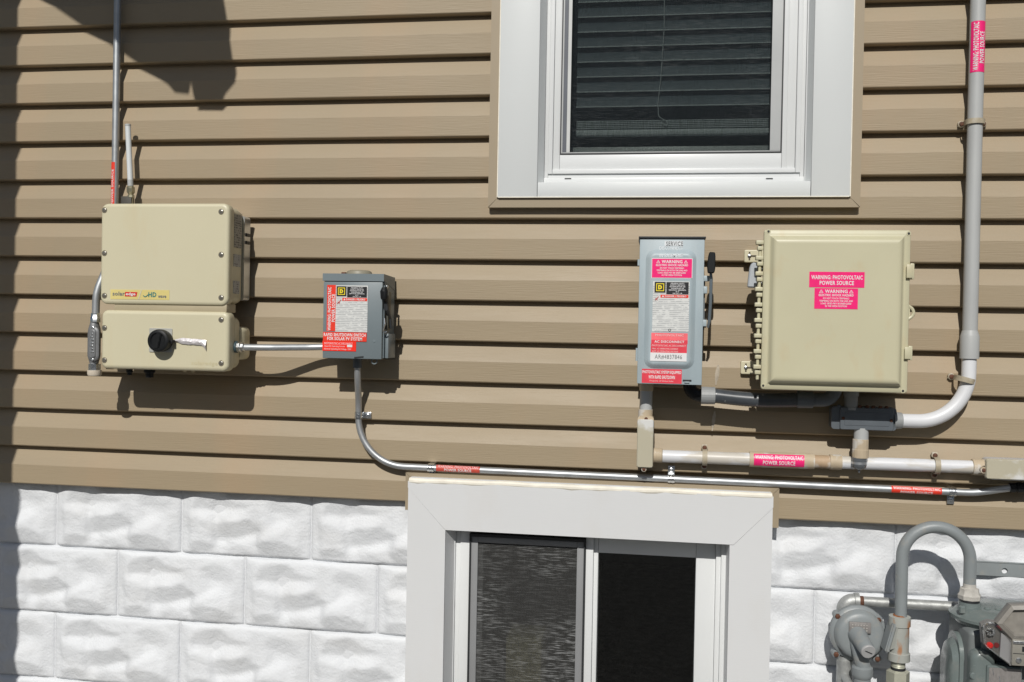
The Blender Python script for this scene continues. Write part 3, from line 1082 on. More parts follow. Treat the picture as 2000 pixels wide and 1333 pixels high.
# ================================================================== PORCH STAND-IN AT THE LEFT (unseen, added and shaped to throw the shadows)
SLOPE = 0.77
PD = 1.0
prof_px = [(92, -6), (160, 40), (230, 86), (290, 128), (330, 157), (343, 172), (370, 175), (374, 152), (383, 192), (432, 193), (441, 170), (461, 146), (455, 118), (447, 58), (438, 2)]
poly = []
for u, v in prof_px:
    p = at(u, v, -0.004)
    poly.append((p.x - SUN_AX * PD, p.z + SLOPE * PD))
px_edge = at(27, 560, 0.0).x - SUN_AX * PD
porch_stand_in = Thing('porch_stand_in', 'porch with post and gutter end, unseen at the left, shaped to its shadow', 'porch_stand_in', (px_edge - 0.07, -PD, 0))
up_ = 0.62
poly_roof = poly[:7] + [(poly[7][0], poly[7][1]), (poly[7][0] + 0.02, poly[7][1] + up_), (poly[0][0] - 1.0, poly[0][1] + 1.3), (poly[0][0] - 1.0, poly[0][1] + 0.68)]
gut = [(poly[7][0] + 0.0005, poly[7][1])] + poly[8:] + [(poly[-1][0] - 0.01, poly[-1][1] + up_ * 0.6), (poly[7][0] + 0.0115, poly[7][1] + up_ * 0.58)]
porch_stand_in.part('rake_board', B().prism(poly_roof, -PD - 0.02, -PD + 0.02), WHITE)
porch_stand_in.part('gutter_end', B().prism(gut, -PD - 0.03, -PD + 0.01), WHITE)
porch_stand_in.part('post', B().box(px_edge - 0.16, px_edge, -PD - 0.08, -PD + 0.08, 0, poly[0][1] + 0.6), WHITE)

# unseen house added behind the viewer to darken pane reflections and sky fill
nh = Thing('added_house', 'house added unseen behind the viewer to darken reflections and sky fill', 'house', (0, -8.5, 0))
nh.part('wall', B().box(-9, 9, -13, -8.5, 0, 2.9), ADDED_SIDING)
nh.part('roof', B().add([(-9.4, -8.1, 2.9), (9.4, -8.1, 2.9), (9.4, -10.75, 4.1), (-9.4, -10.75, 4.1), (-9.4, -13.4, 2.9), (9.4, -13.4, 2.9)], [[0, 1, 2, 3], [3, 2, 5, 4], [0, 3, 4], [1, 5, 2], [0, 4, 5, 1]]), ROOF)


# ================================================================== small makers
def screw(T, p, r=0.0045, m=ZINC, parent=None, name='screw', recess=True):
    b = B()
    b.lathe((p.x, p.y, p.z), (0, -1, 0), [(-0.002, r), (0.0008, r), (0.0014, r * 0.75), (0.0014, r * 0.35), (0.0004, r * 0.28)] if recess else [(-0.002, r), (0.001, r), (0.0022, r * 0.6)], 12)
    return T.part(name, b, m, parent)


def emt_strap(p_pipe, vert, r, label, d, side=1):
    """one-hole conduit strap: a hump over the pipe and one screwed tab"""
    x, z = p_pipe.x, p_pipe.z
    t = Thing('conduit_strap', label, 'pipe strap', (x, 0, z), 'one-hole zinc conduit straps')
    hw = 0.009
    pts = []
    for k in range(13):
        a = math.pi * k / 12
        pts.append((math.cos(a) * (r + 0.0018), -d - math.sin(a) * (r + 0.0018)))
    pts = [(r + 0.0018, 0.012)] + pts + [(-(r + 0.0018), 0.012)]
    b = B()
    vs, fs = [], []
    for s, y in pts:
        for e in (-hw, hw):
            vs.append((x + s * 1.0, y, z + e) if vert else (x + e, y, z + s))
    fs = [[2 * i, 2 * i + 1, 2 * i + 3, 2 * i + 2] for i in range(len(pts) - 1)]
    b.add(vs, fs)
    t.part('saddle', b, ZINC)
    rb = B()
    for e in (-0.45, 0.45):
        q = [(x + s, y - 0.0006, z + e * hw) if vert else (x + e * hw, y - 0.0006, z + s) for s, y in pts[1:-1]]
        rb.tube(q, 0.0012, 6)
    t.part('rib', rb, ZINC)
    c = side * (r + 0.013)
    tb = B()
    if vert:
        tb.box(x + c - 0.012, x + c + 0.011, -0.006, -0.003, z - hw, z + hw, 0.001)
        sp = Vector((x + c, -0.006, z))
    else:
        tb.box(x - hw, x + hw, -0.006, -0.003, z + c - 0.012, z + c + 0.011, 0.001)
        sp = Vector((x, -0.006, z + c))
    t.part('tab', tb, ZINC)
    screw(t, sp, 0.006, ZINC, recess=False)
    return t


# ================================================================== LEFT RISER (EMT)
r_e = 0.0092
d_e = 0.020
pt = at(229.5, -260, d_e)
pb_ = at(224.0, 470, d_e)
t = Thing('electrical_conduit', 'thin galvanised conduit rising up the wall behind the large beige inverter', 'conduit', pb_)
xm = at(226.9, 200, d_e).x
r_l = 0.0102
t.part('pipe', B().tube([(xm, -d_e, pb_.z), (xm, -d_e, pt.z)], r_l, 16), EMT)
pipe_sticker(t, (xm, -d_e, at(224, 400, d_e).z - 0.03), (xm, -d_e, at(225, 318, d_e).z), r_l, R(-24), R(112), RED, [('POWER SOURCE', 0.52, 0.26, 0.68, 0.26, INKW), ('WARNING: PHOTOVOLTAIC', 0.5, 0.66, 0.9, 0.26, INKW)])

# ================================================================== INVERTER
DF = 0.165
inv = Thing('solar_inverter', 'large beige inverter box with six screws and a yellow logo strip', 'inverter', at(322, 596, 0.09))
x0, x1 = at(196, 495, DF).x, at(446, 497, DF).x
z1, z0 = at(322, 397.5, DF).z, at(322, 596, DF).z
cov = inv.part('cover', B().rr(x0, x1, z0, z1, 0.020, [(0.002, -DF + 0.034), (0.0, -DF + 0.030), (0.0, -DF + 0.008), (0.0012, -DF + 0.004), (0.004, -DF + 0.0012), (0.009, -DF)]), BEIGE, sharp=50)
bod = inv.part('body', B().rr(x0 + 0.003, x1 - 0.003, z0 + 0.004, z1 - 0.004, 0.022, [(0.012, -0.055), (0.006, -0.062), (0.001, -0.085), (0.0, -DF + 0.0335)]), BEIGE, sharp=50)
hs = B()
hs.rr(x0 + 0.012, x1 - 0.004, z0 + 0.018, z1 - 0.022, 0.008, [(0.0, -0.016), (0.0, -0.0545)])
sink = inv.part('heat_sink', hs, ALU)
for i in range(9):
    xx = x0 + 0.03 + i * (x1 - x0 - 0.06) / 8
    inv.part('fin', B().box(xx - 0.002, xx + 0.002, -0.05, -0.018, z1 - 0.0225, z1 - 0.012), ALU, sink)
for u, v in ((204, 411), (432, 414), (204, 495), (432, 498), (204, 578), (432, 582)):
    p = at(u, v, DF)
    screw(inv, p, 0.0056, SCREWM, cov)
    inv.part('screw_well', B().lathe((p.x, -DF - 0.0002, p.z), (0, -1, 0), [(0, 0.0082), (0.0005, 0.0080)], 14), WELLM, cov)
lr = rect_px(216, 566.5, 331, 585.5, DF)
lg = inv.part('logo_strip', B().box(lr[0], lr[1], -DF - 0.0007, -DF + 0.001, lr[2], lr[3]), LOGOY, cov)
W, H = lr[1] - lr[0], lr[3] - lr[2]
inv.part('strip_divider', B().prism([(lr[0] + W * 0.47, lr[2]), (lr[0] + W * 0.49, lr[2]), (lr[0] + W * 0.54, lr[3]), (lr[0] + W * 0.52, lr[3])], -DF - 0.0012, -DF - 0.0004), BEIGE, cov)


def ltx(T, body, fx, fz, fw, fh, m, par, y):
    T.part('lettering', flat_text(body, lr[0] + fx * W, lr[3] - fz * H, fw * W, fh * H, y, 0, 0.02), m, par)


ltx(inv, 'solar', 0.143, 0.42, 0.21, 0.42, INKG, cov, -DF - 0.0014)
inv.part('logo_block', B().prism([(lr[0] + W * 0.25, lr[3] - H * 0.70), (lr[0] + W * 0.445, lr[3] - H * 0.70), (lr[0] + W * 0.46, lr[3] - H * 0.24), (lr[0] + W * 0.25, lr[3] - H * 0.24)], -DF - 0.0013, -DF - 0.0004), INKRED, cov)
ltx(inv, 'edge', 0.348, 0.48, 0.165, 0.38, INKW, cov, -DF - 0.0018)
ltx(inv, 'HD', 0.715, 0.48, 0.135, 0.50, INKTEAL, cov, -DF - 0.0014)
ltx(inv, 'wave', 0.88, 0.68, 0.14, 0.26, INKG, cov, -DF - 0.0014)
wv = B()
wp = []
for i in range(13):
    f = i / 12
    wp.append((lr[0] + W * (0.56 + 0.085 * f), -DF - 0.0012, lr[3] - H * (0.58 + 0.13 * math.sin(f * math.pi * 1.25))))
wv.tube(wp, 0.0012, 6)
inv.part('logo_wave', wv, INKTEAL, cov)
# rating labels on the right-hand side of the body
for v0, v1, y0, y1, m in ((419, 484, 0.124, 0.078, SIDEPRINT), (497, 521, 0.126, 0.080, SIDEPRINT2), (549, 574, 0.126, 0.086, SIDEPRINT2)):
    za, zb2 = at(455, v0, 0.11).z, at(455, v1, 0.11).z
    inv.part('rating_label', B().box(x1 - 0.0032, x1 - 0.0024, -y0, -y1, zb2, za), m, bod)
for v in (459, 474):
    zc = at(478, v, 0.04).z
    inv.part('clip', B().box(x1 - 0.0045, x1 - 0.0005, -0.048, -0.022, zc - 0.005, zc + 0.004, 0.001), DARKCAP, sink)
inv.part('mounting_bracket', B().box(x0 + 0.04, x1 - 0.006, -DF + 0.007, -0.10, z0 - 0.018, z0 + 0.006, 0.002), BEIGE3)

# ================================================================== DC SWITCH UNDER THE INVERTER
sw = Thing('safety_switch', 'shallow beige switch box with round black knob below the inverter', 'switch', at(322, 724, 0.09))
x0s, x1s = at(197, 662, DF).x, at(446, 668, DF).x
z1s, z0s = at(322, 607.5, DF).z, at(322, 723.5, DF).z
cov = sw.part('cover', B().rr(x0s, x1s, z0s, z1s, 0.018, [(0.002, -DF + 0.040), (0.0, -DF + 0.036), (0.0, -DF + 0.010), (0.0012, -DF + 0.005), (0.0045, -DF + 0.0015), (0.010, -DF)]), BEIGE, sharp=50)
sw.part('body', B().rr(x0s + 0.004, x1s - 0.001, z0s + 0.006, z1s - 0.012, 0.022, [(0.016, -0.075), (0.008, -0.082), (0.001, -0.092), (0.0, -DF + 0.0395)]), BEIGE, sharp=50)
sw.part('back_housing', B().rr(x0s + 0.02, x1s + 0.004, z0s + 0.030, z1s - 0.040, 0.016, [(0.006, -0.030), (0.0, -0.036), (0.0, -0.078), (0.004, -0.088)]), BEIGE, sharp=50)
for u, v in ((204, 641), (204, 704), (432, 625), (432, 710)):
    p = at(u, v, DF)
    screw(sw, p, 0.0056, SCREWM, cov)
    sw.part('screw_well', B().lathe((p.x, -DF - 0.0002, p.z), (0, -1, 0), [(0, 0.0082), (0.0005, 0.0080)], 14), WELLM, cov)
pr = rect_px(292, 641.5, 337, 688.5, DF)
pl = sw.part('knob_plate', B().rr(pr[0], pr[1], pr[2], pr[3], 0.003, [(0, -DF + 0.001), (0, -DF - 0.002), (0.001, -DF - 0.0028)]), mat('silver_plate', (0.50, 0.50, 0.46), 0.4, metal=0.3))
kc = at(307, 666, DF + 0.035)
kb = B().lathe((kc.x, -DF - 0.002, kc.z), (0, -1, 0), [(0, 0.029), (0.010, 0.031), (0.024, 0.0315), (0.030, 0.030), (0.0325, 0.026), (0.0325, 0.022), (0.029, 0.019), (0.029, 0.001)], 32)
kn = sw.part('knob', kb, RUBBER)
ca, sa = math.cos(R(78)), math.sin(R(78))
kg = bmesh.new()
bmesh.ops.create_cube(kg, size=1)
for vv in kg.verts:
    a, bq, c = vv.co.x * 0.046, vv.co.z * 0.014, vv.co.y
    vv.co = (kc.x + ca * a - sa * bq, -DF - 0.030 + c * 0.012, kc.z + sa * a + ca * bq)
bmesh.ops.bevel(kg, geom=kg.edges[:], offset=0.002, segments=2, affect='EDGES')
sw.part('grip', B().bm(kg), RUBBER, kn)
sw.part('lock_tab', B().box(kc.x + 0.028, kc.x + 0.037, -DF - 0.022, -DF - 0.006, kc.z - 0.007, kc.z + 0.003, 0.001), RUBBER, kn)
# crumpled silver tape
tp, tf = [], []
T0, T1 = at(340, 665, DF), at(404, 670, DF)
nn = 22
for i in range(nn + 1):
    f = i / nn
    cx = T0.x + (T1.x - T0.x) * f
    cz = T0.z + (T1.z - T0.z) * f
    hw = 0.0012 + 0.0072 * min(1, f * 4.0) + (0.001 * noise.noise(Vector((f * 8, 3, 1))))
    if f > 0.88:
        hw += 0.006 * (f - 0.88) / 0.12
        cz -= 0.008 * (f - 0.88) / 0.12
    for j in range(5):
        g = j / 4
        tp.append((cx, -DF - 0.0025 - 0.004 * math.sin(math.pi * g) - 0.003 * abs(noise.noise(Vector((f * 11, g * 5, 0.4)))), cz + hw * (1 - 2 * g)))
for i in range(nn):
    for j in range(4):
        a = i * 5 + j
        tf.append([a, a + 5, a + 6, a + 1])
sw.part('silver_tape', B().add(tp, tf), SILVERT, cov, sharp=25)
er = rect_px(374, 706, 425, 716, DF)
sw.part('embossed_logo', flat_text('solaredge', (er[0] + er[1]) / 2, (er[2] + er[3]) / 2, er[1] - er[0], er[3] - er[2], -DF - 0.0006, -0.01, 0.0), mat('embossed_beige', (0.56, 0.50, 0.31), 0.4), cov)
for u, rr_, dd, ln, m in ((253, 0.009, 0.13, 0.030, RUBBER), (292, 0.0155, 0.12, 0.036, RUBBER)):
    p = at(u, 722, dd)
    g = B().lathe((p.x, -dd, z0s + 0.012), (0, 0, -1), [(0, rr_ * 0.8), (0.012, rr_ * 0.8), (0.012, rr_), (0.022, rr_), (0.024, rr_ * 0.75), (ln, rr_ * 0.7), (ln, rr_ * 0.4)], 10)
    sw.part('cable_gland', g, m)
for u in (361, 377):
    p = at(u, 727, 0.12)
    sw.part('drain_plug', B().lathe((p.x, -0.12, z0s + 0.008), (0, 0, -1), [(0, 0.006), (0.012, 0.006), (0.014, 0.003)], 10), BEIGE3)
p = at(216, 722, 0.08)
sw.part('mounting_bracket', B().box(p.x - 0.012, p.x + 0.026, -0.085, -0.03, z0s - 0.006, z0s + 0.01, 0.001), BEIGE3)

# ================================================================== ANTENNA
d_a = 0.040
an = Thing('antenna', 'slim white stick antenna standing behind the top of the inverter', 'antenna', at(257, 398, d_a))
A0, A1 = at(254.5, 352, d_a), at(249.8, 246, d_a)
an.part('rod', B().tube([A0, A1], 0.0078, 16), FIBRE)
dirv = (A1 - A0).normalized()
an.part('end_cap', B().lathe(A1 - dirv * 0.001, dirv, [(0, 0.0086), (0.005, 0.0086), (0.006, 0.006)], 16), PVCG)
an.part('collar', B().lathe(A0 - dirv * 0.018, dirv, [(0, 0.0082), (0.018, 0.0082)], 16), PVCG)
an.part('connector', B().lathe(A0 - dirv * 0.019, -dirv, [(0, 0.009), (0.002, 0.0115), (0.016, 0.0118), (0.020, 0.009), (0.024, 0.007), (0.026, 0.010), (0.032, 0.010), (0.036, 0.006), (0.075, 0.006)], 8), BRASS)
q = at(249, 392, d_a - 0.01)
an.part('bracket', B().box(q.x - 0.010, q.x + 0.022, -0.048, -0.0305, q.z - 0.04, q.z + 0.010, 0.001), mat('dark_bracket', (0.06, 0.055, 0.045), 0.6))

# ================================================================== CONDUIT BODY LEFT OF THE SWITCH
d_b = 0.140
lb = Thing('conduit_fitting', 'cast metal conduit body with ribbed cover beside the left end of the switch box', 'conduit body', at(184, 740, d_b))
cx = at(187, 600, d_b).x
top = at(186, 612, d_b).z
pts = fillet([(cx + 0.055, -0.10, at(200, 470, 0.10).z), (cx + 0.022, -0.12, at(196, 520, 0.12).z), (cx + 0.001, -d_b, at(188, 572, d_b).z), (cx, -d_b, top - 0.01)], [0.10, 0.15], 8)
lb.part('bent_pipe', B().tube(pts, 0.0105, 16), EMT)
lb.part('hub_nut', B().lathe((cx, -d_b, top), (0, 0, -1), [(0, 0.0125), (0.010, 0.0125), (0.012, 0.014), (0.026, 0.014)], 8), ZINC)
zb0, zb1 = at(180, 712, d_b).z, at(180, 629, d_b).z
lb.part('body', B().tube([(cx - 0.003, -d_b, zb0), (cx - 0.003, -d_b, zb0 + 0.02), (cx - 0.003, -d_b, zb1 - 0.02), (cx - 0.003, -d_b, zb1)], [0.011, 0.0165, 0.0165, 0.011], 16), CASTAL)
cxx = at(180.5, 673, d_b + 0.02).x
zc0, zc1 = at(180, 706, d_b + 0.02).z, at(180, 638, d_b + 0.02).z
cvr = lb.part('cover', B().rr(cxx - 0.0175, cxx + 0.0175, zc0, zc1, 0.0172, [(0.002, -d_b - 0.004), (0, -d_b - 0.008), (0, -d_b - 0.016), (0.003, -d_b - 0.019), (0.0065, -d_b - 0.0195), (0.008, -d_b - 0.022), (0.010, -d_b - 0.0235)]), CASTAL, sharp=40)
eb = B()
for k in range(7):
    zz = zc0 + 0.024 + k * 0.0085
    eb.box(cxx - 0.003 + 0.002 * math.sin(k * 2.2), cxx + 0.005 + 0.002 * math.cos(k * 1.7), -d_b - 0.0245, -d_b - 0.0232, zz, zz + 0.004, 0.0004)
lb.part('raised_mark', eb, ZINC, cvr)
for zz in (zc0 + 0.004, zc1 - 0.004):
    screw(lb, Vector((cxx, -d_b - 0.0195, zz)), 0.0042, ZINC, cvr)
zl0 = at(186, 711, d_b).z
lb.part('lower_nut', B().lathe((cx - 0.001, -d_b, zl0), (0, 0, -1), [(0, 0.0165), (0.018, 0.0165), (0.020, 0.0140)], 8), ZINC)
lb.part('bushing', B().lathe((cx - 0.001, -d_b, zl0 - 0.018), (0, 0, -1), [(0, 0.0195), (0.010, 0.0195), (0.015, 0.0175)], 20), mat('ivory_bushing', (0.60, 0.53, 0.43), 0.5))

# ================================================================== HORIZONTAL EMT INVERTER -> SHUTDOWN SWITCH
hc = Thing('electrical_conduit', 'short horizontal shiny conduit joining the beige switch box to the dark grey box', 'conduit', at(545, 683, 0.08))
P0, P1 = at(454, 678, 0.115), at(640, 677, 0.055)
pa = fillet([(x1s - 0.004, -0.118, P0.z), (P0.x + 0.09, -0.116, P0.z), (P0.x + 0.22, -0.058, (P0.z + P1.z) / 2), (P1.x + 0.01, -0.055, P1.z)], [0.16, 0.16], 8)
hc.part('pipe', B().tube(pa, r_e, 16), EMT)
hc.part('gasket_ring', B().lathe((x1s - 0.003, -0.118, P0.z), (1, 0, 0), [(0, 0.0165), (0.008, 0.0165), (0.010, 0.014)], 20), mat('dark_teal_ring', (0.04, 0.07, 0.08), 0.5))
hc.part('compression_nut', B().lathe((x1s + 0.007, -0.118, P0.z), (1, 0, 0), [(0, 0.0150), (0.008, 0.0150), (0.010, 0.0125), (0.018, 0.0125), (0.020, 0.010)], 8), ZINC)


# ================================================================== shared: switch label
def switch_label(T, rmain, dd, par, logo, blk, bar, dangerous=True):
    base = patch(T, rmain, dd, FINEPRINT, 'instruction_label', par)
    dd2 = dd + 0.0006
    patch(T, logo, dd2, INKK, 'logo_square', base)
    W_, H_ = logo[1] - logo[0], logo[3] - logo[2]
    cx_, cz_ = (logo[0] + logo[1]) / 2, (logo[2] + logo[3]) / 2
    fr_ = B()
    a, t_ = 0.36, 0.07
    for (p0, p1, q0, q1) in ((-a, a, a - t_, a), (-a, a, -a, -a + t_), (-a, -a + t_, -a + t_, a - t_), (a - t_, a, -a + t_, a - t_)):
        fr_.box(cx_ + p0 * W_, cx_ + p1 * W_, -dd2 - 0.0011, -dd2 - 0.0004, cz_ + q0 * H_, cz_ + q1 * H_)
    T.part('logo_frame', fr_, INKY, base)
    T.part('lettering', flat_text('D', cx_, cz_, W_ * 0.36, H_ * 0.40, -dd2 - 0.0012, 0, 0.05), INKY, base)
    patch(T, blk, dd2, INKK, 'title_panel', base)
    W_, H_ = blk[1] - blk[0], blk[3] - blk[2]
    for i, (tx, wf) in enumerate((('GENERAL DUTY', .62), ('SAFETY SWITCH', .66), ('INTERRUPTOR DE', .70), ('SEGURIDAD DE', .58), ('SERVICIO GENERAL', .78), ('30 A', .16), ('240 VAC / 1Ø', .42))):
        T.part('lettering', flat_text(tx, (blk[0] + blk[1]) / 2, blk[3] - H_ * (0.11 + 0.135 * i), W_ * wf, H_ * 0.095, -dd2 - 0.0012, 0, 0.02), INKW, base)
    patch(T, bar, dd2, RED, 'danger_bar', base)
    W_, H_ = bar[1] - bar[0], bar[3] - bar[2]
    T.part('lettering', flat_text('DANGER / PELIGRO', bar[0] + W_ * 0.54, (bar[2] + bar[3]) / 2, W_ * 0.76, H_ * 0.6, -dd2 - 0.0012, 0, 0.02), INKW, base)
    T.part('warning_mark', B().prism([(bar[0] + W_ * 0.05, bar[2] + H_ * 0.2), (bar[0] + W_ * 0.13, bar[2] + H_ * 0.2), (bar[0] + W_ * 0.09, bar[3] - H_ * 0.15)], -dd2 - 0.0012, -dd2 - 0.0004), INKW, base)
    # small red hazard figure left of the bar
    hx, hz = rmain[0] + (bar[0] - rmain[0]) * 0.55, bar[2] - H_ * 0.3
    hb = B()
    s = H_ * 1.1
    hb.tube([(hx - s * .6, -dd2 - .0008, hz - s * .6), (hx, -dd2 - .0008, hz - s * .1), (hx + s * .5, -dd2 - .0008, hz + s * .6)], s * 0.09, 5)
    hb.tube([(hx - s * .5, -dd2 - .0008, hz + s * .0), (hx, -dd2 - .0008, hz - s * .1), (hx + s * .1, -dd2 - .0008, hz - s * .7)], s * 0.07, 5)
    T.part('hazard_figure', hb, INKRED, base)
    return base


# ================================================================== RAPID SHUTDOWN SWITCH
DS = 0.122
rs = Thing('shutdown_switch', 'dark grey safety switch box with red shutdown stickers and a lever on its side', 'switch box', at(690, 702, 0.06))
x0, x1 = at(630, 616, DS).x, at(748, 620, DS).x
z1, z0 = at(690, 535, DS).z, at(688, 701, DS).z
zc = at(690, 549.5, DS).z
bx = B()
bx.prism([(x0, z0 + 0.003), (x1, z0 + 0.003), (x1, zc), (x0, zc)], -DS + 0.012, -0.012)
rs.part('body', bx, GREYBOX)
# hood: strip across the top with sloping cheeks
hd = B()
prof = [(-DS - 0.001, zc), (-DS - 0.001, z1), (-0.012, z1 - 0.004), (-0.012, zc - 0.02), (-DS + 0.0125, zc)]
vs = [(x0 - 0.001, y, z) for y, z in prof] + [(x1 + 0.001, y, z) for y, z in prof]
m5 = len(prof)
fs = [list(range(m5)), list(range(2 * m5 - 1, m5 - 1, -1))] + [[i, (i + 1) % m5, m5 + (i + 1) % m5, m5 + i] for i in range(m5)]
rs.part('hood', hd.add(vs, fs), GREYBOX)
cov = rs.part('cover', B().box(x0 + 0.0015, x1 - 0.0025, -DS, -DS + 0.0125, z0, zc - 0.0022, 0.0018), GREYBOX)
p = at(702, 527, 0.07)
rs.part('top_hub', B().lathe((p.x, -0.07, z1 - 0.005), (0, 0, 1), [(0, 0.036), (0.008, 0.036), (0.014, 0.033), (0.017, 0.026), (0.018, 0.010)], 28), mat('tan_hub_plate', (0.26, 0.24, 0.18), 0.5))
p = at(673, 530, 0.06)
rs.part('hub_screw', B().box(p.x - 0.006, p.x + 0.006, -0.07, -0.055, z1 - 0.003, z1 + 0.007, 0.001), RUST)
p = at(737, 533, 0.06)
rs.part('hub_screw', B().box(p.x - 0.004, p.x + 0.004, -0.07, -0.06, z1 - 0.003, z1 + 0.003, 0.001), ZINC)
sticker(rs, rect_px(638.5, 557, 656, 647, DS), DS, RED, [('WARNING: PHOTOVOLTAIC', 0.30, 0.52, 0.94, 0.36, INKW, math.pi / 2), ('POWER SOURCE', 0.74, 0.50, 0.60, 0.36, INKW, math.pi / 2)], cov)
switch_label(rs, rect_px(655.5, 558, 718, 649, DS + 0.0007), DS + 0.0007, cov, rect_px(658, 559.5, 677, 579, DS), rect_px(678.5, 560.5, 717, 581.5, DS), rect_px(669, 582.5, 717.5, 588.5, DS))
sticker(rs, rect_px(631, 649.5, 716, 667, DS + 0.0012), DS + 0.0012, RED, [('RAPID SHUTDOWN SWITCH', 0.5, 0.29, 0.96, 0.37, INKW), ('FOR SOLAR PV SYSTEM', 0.5, 0.72, 0.80, 0.37, INKW)], cov)
o3 = sticker(rs, rect_px(629.8, 666.8, 695.5, 686, DS + 0.0008), DS + 0.0008, mat('bright_red_sticker', lin((244, 52, 36)), 0.35), [('PHOTOVOLTAIC AC DISCONNECT', 0.48, 0.24, 0.84, 0.22, INKPALE), ('Rated AC Operating Current', 0.37, 0.54, 0.60, 0.2, INKPALE), ('Nominal Operating AC Voltage  240V', 0.46, 0.82, 0.80, 0.2, INKPALE)], cov)
patch(rs, rect_px(678, 674, 688, 678.5, DS + 0.0014), DS + 0.0014, INKW, 'value_box', cov)
# operating lever on the right-hand side
hp = at(751, 574, DS)
rs.part('pivot_screw', B().lathe((x1, -0.098, at(754, 560, 0.10).z), (1, 0, 0), [(0, 0.005), (0.004, 0.005), (0.006, 0.003)], 12), ZINC)
lev = rs.part('lever', B().box(x1 + 0.004, x1 + 0.009, -0.105, -0.075, at(757, 645, 0.09).z, at(757, 570, 0.09).z, 0.002), mat('dull_lever_steel', (0.12, 0.12, 0.10), 0.5, metal=0.5))
rs.part('grip', B().tube([(x1 + 0.006, -DS - 0.012, at(750, 563, DS).z), (x1 + 0.006, -DS - 0.014, at(750, 570, DS).z), (x1 + 0.006, -DS - 0.012, at(750, 582, DS).z), (x1 + 0.006, -DS, at(752, 590, DS).z)], [0.007, 0.011, 0.010, 0.005], 12), RUBBER, lev)
rs.part('lever_arm', B().tube([(x1 + 0.006, -DS, at(752, 588, DS).z), (x1 + 0.008, -DS + 0.004, at(752, 604, DS).z), (x1 + 0.010, -0.09, at(756, 622, 0.1).z), (x1 + 0.012, -0.085, at(760, 642, 0.09).z)], [0.006, 0.0075, 0.005, 0.004], 8), mat('dark_lever', (0.03, 0.033, 0.036), 0.45), lev)
hk = [(x1 + 0.003, -DS + 0.002, at(751, 622, DS).z), (x1 + 0.006, -DS - 0.001, at(752, 634, DS).z), (x1 + 0.001, -DS, at(748, 645, DS).z), (x1 + 0.003, -DS + 0.003, at(749, 653, DS).z), (x1 + 0.009, -DS + 0.006, at(753, 648, DS).z)]
rs.part('hasp_wire', B().tube(fillet(hk, 0.006, 4), 0.0018, 8), ZINC)
rs.part('guard_plate', B().box(x1 + 0.0005, x1 + 0.010, -0.10, -0.03, at(760, 700, 0.08).z, at(760, 652, 0.08).z, 0.002), GREYBOX)
p = at(701, 700, DS)
rs.part('latch', B().prism([(p.x - 0.013, p.z + 0.0), (p.x + 0.013, p.z + 0.002), (p.x + 0.013, p.z + 0.006), (p.x + 0.004, p.z + 0.005), (p.x - 0.013, p.z + 0.003)], -DS - 0.0015, -DS + 0.001), DARKCAP)
p = at(732, 703, DS - 0.02)
th = []
for k in range(17):
    a = 2 * math.pi * k / 16
    th.append((p.x + 0.0075 * math.cos(a), -DS + 0.016, z0 - 0.006 + 0.0075 * math.sin(a)))
rs.part('seal_ring', B().tube(th, 0.002, 6, cap=False), GREYBOX)
p = at(731, 667, DS)
rs.part('dimple', B().lathe((p.x, -DS, p.z), (0, -1, 0), [(0, 0.004), (0.001, 0.003)], 12), GREYBOX, cov)

# ================================================================== LONG EMT RUN
lr_ = Thing('electrical_conduit', 'long galvanised conduit curving from the dark grey box to run above the lower window', 'conduit', at(1300, 935, 0.02))
dd = 0.019
V0 = at(698, 702, 0.072)
V1 = at(699.5, 742, 0.055)
V2 = at(700.5, 800, dd)
cornr = at(703, 905.5, dd)
H1 = at(1310, 929.5, dd)
H2 = at(1770, 957.5, dd)
zrun = (at(850, 914, dd).z + at(1310, 932, dd).z + at(1740, 955, dd).z) / 3
sl_ = (at(1740, 955.5, dd).z - at(850, 914.5, dd).z) / (at(1740, 955.5, dd).x - at(850, 914.5, dd).x)
xr0 = at(850, 914.5, dd).x
zr0 = at(850, 914.5, dd).z


def zrun_at(x):
    return zr0 + sl_ * (x - xr0)


xe = at(1905, 960, dd).x
pts = [V0, Vector((V0.x, -0.066, V1.z)), Vector((V2.x, -dd, V2.z + 0.02)), Vector((V2.x, -dd, zrun_at(V2.x))), Vector((xe, -dd, zrun_at(xe))), at(1975, 953, 0.030), at(2040, 951, 0.034)]
lr_.part('pipe', B().tube(fillet(pts, [0.10, 0.10, 0.135, 0.2, 0.2], 14), r_e, 16), EMT)
lr_.part('set_screw_connector', B().lathe((V0.x, -0.072, at(698, 699, 0.07).z), (0, 0, -1), [(0, 0.014), (0.006, 0.014), (0.007, 0.0125), (0.028, 0.0125)], 12), PVCDK)
cq, cq2 = at(1972, 953, 0.030), at(2040, 951, 0.034)
lr_.part('black_coupling', B().lathe(cq, (cq2 - cq), [(0, 0.0125), (0.012, 0.0125), (0.013, 0.0115), (0.016, 0.0115), (0.017, 0.0135), (0.028, 0.0135), (0.029, 0.0120), (0.06, 0.012)], 16), RUBBER)


def on_run(u, v):
    p = at(u, v, dd)
    return Vector((p.x, -dd, zrun_at(p.x)))


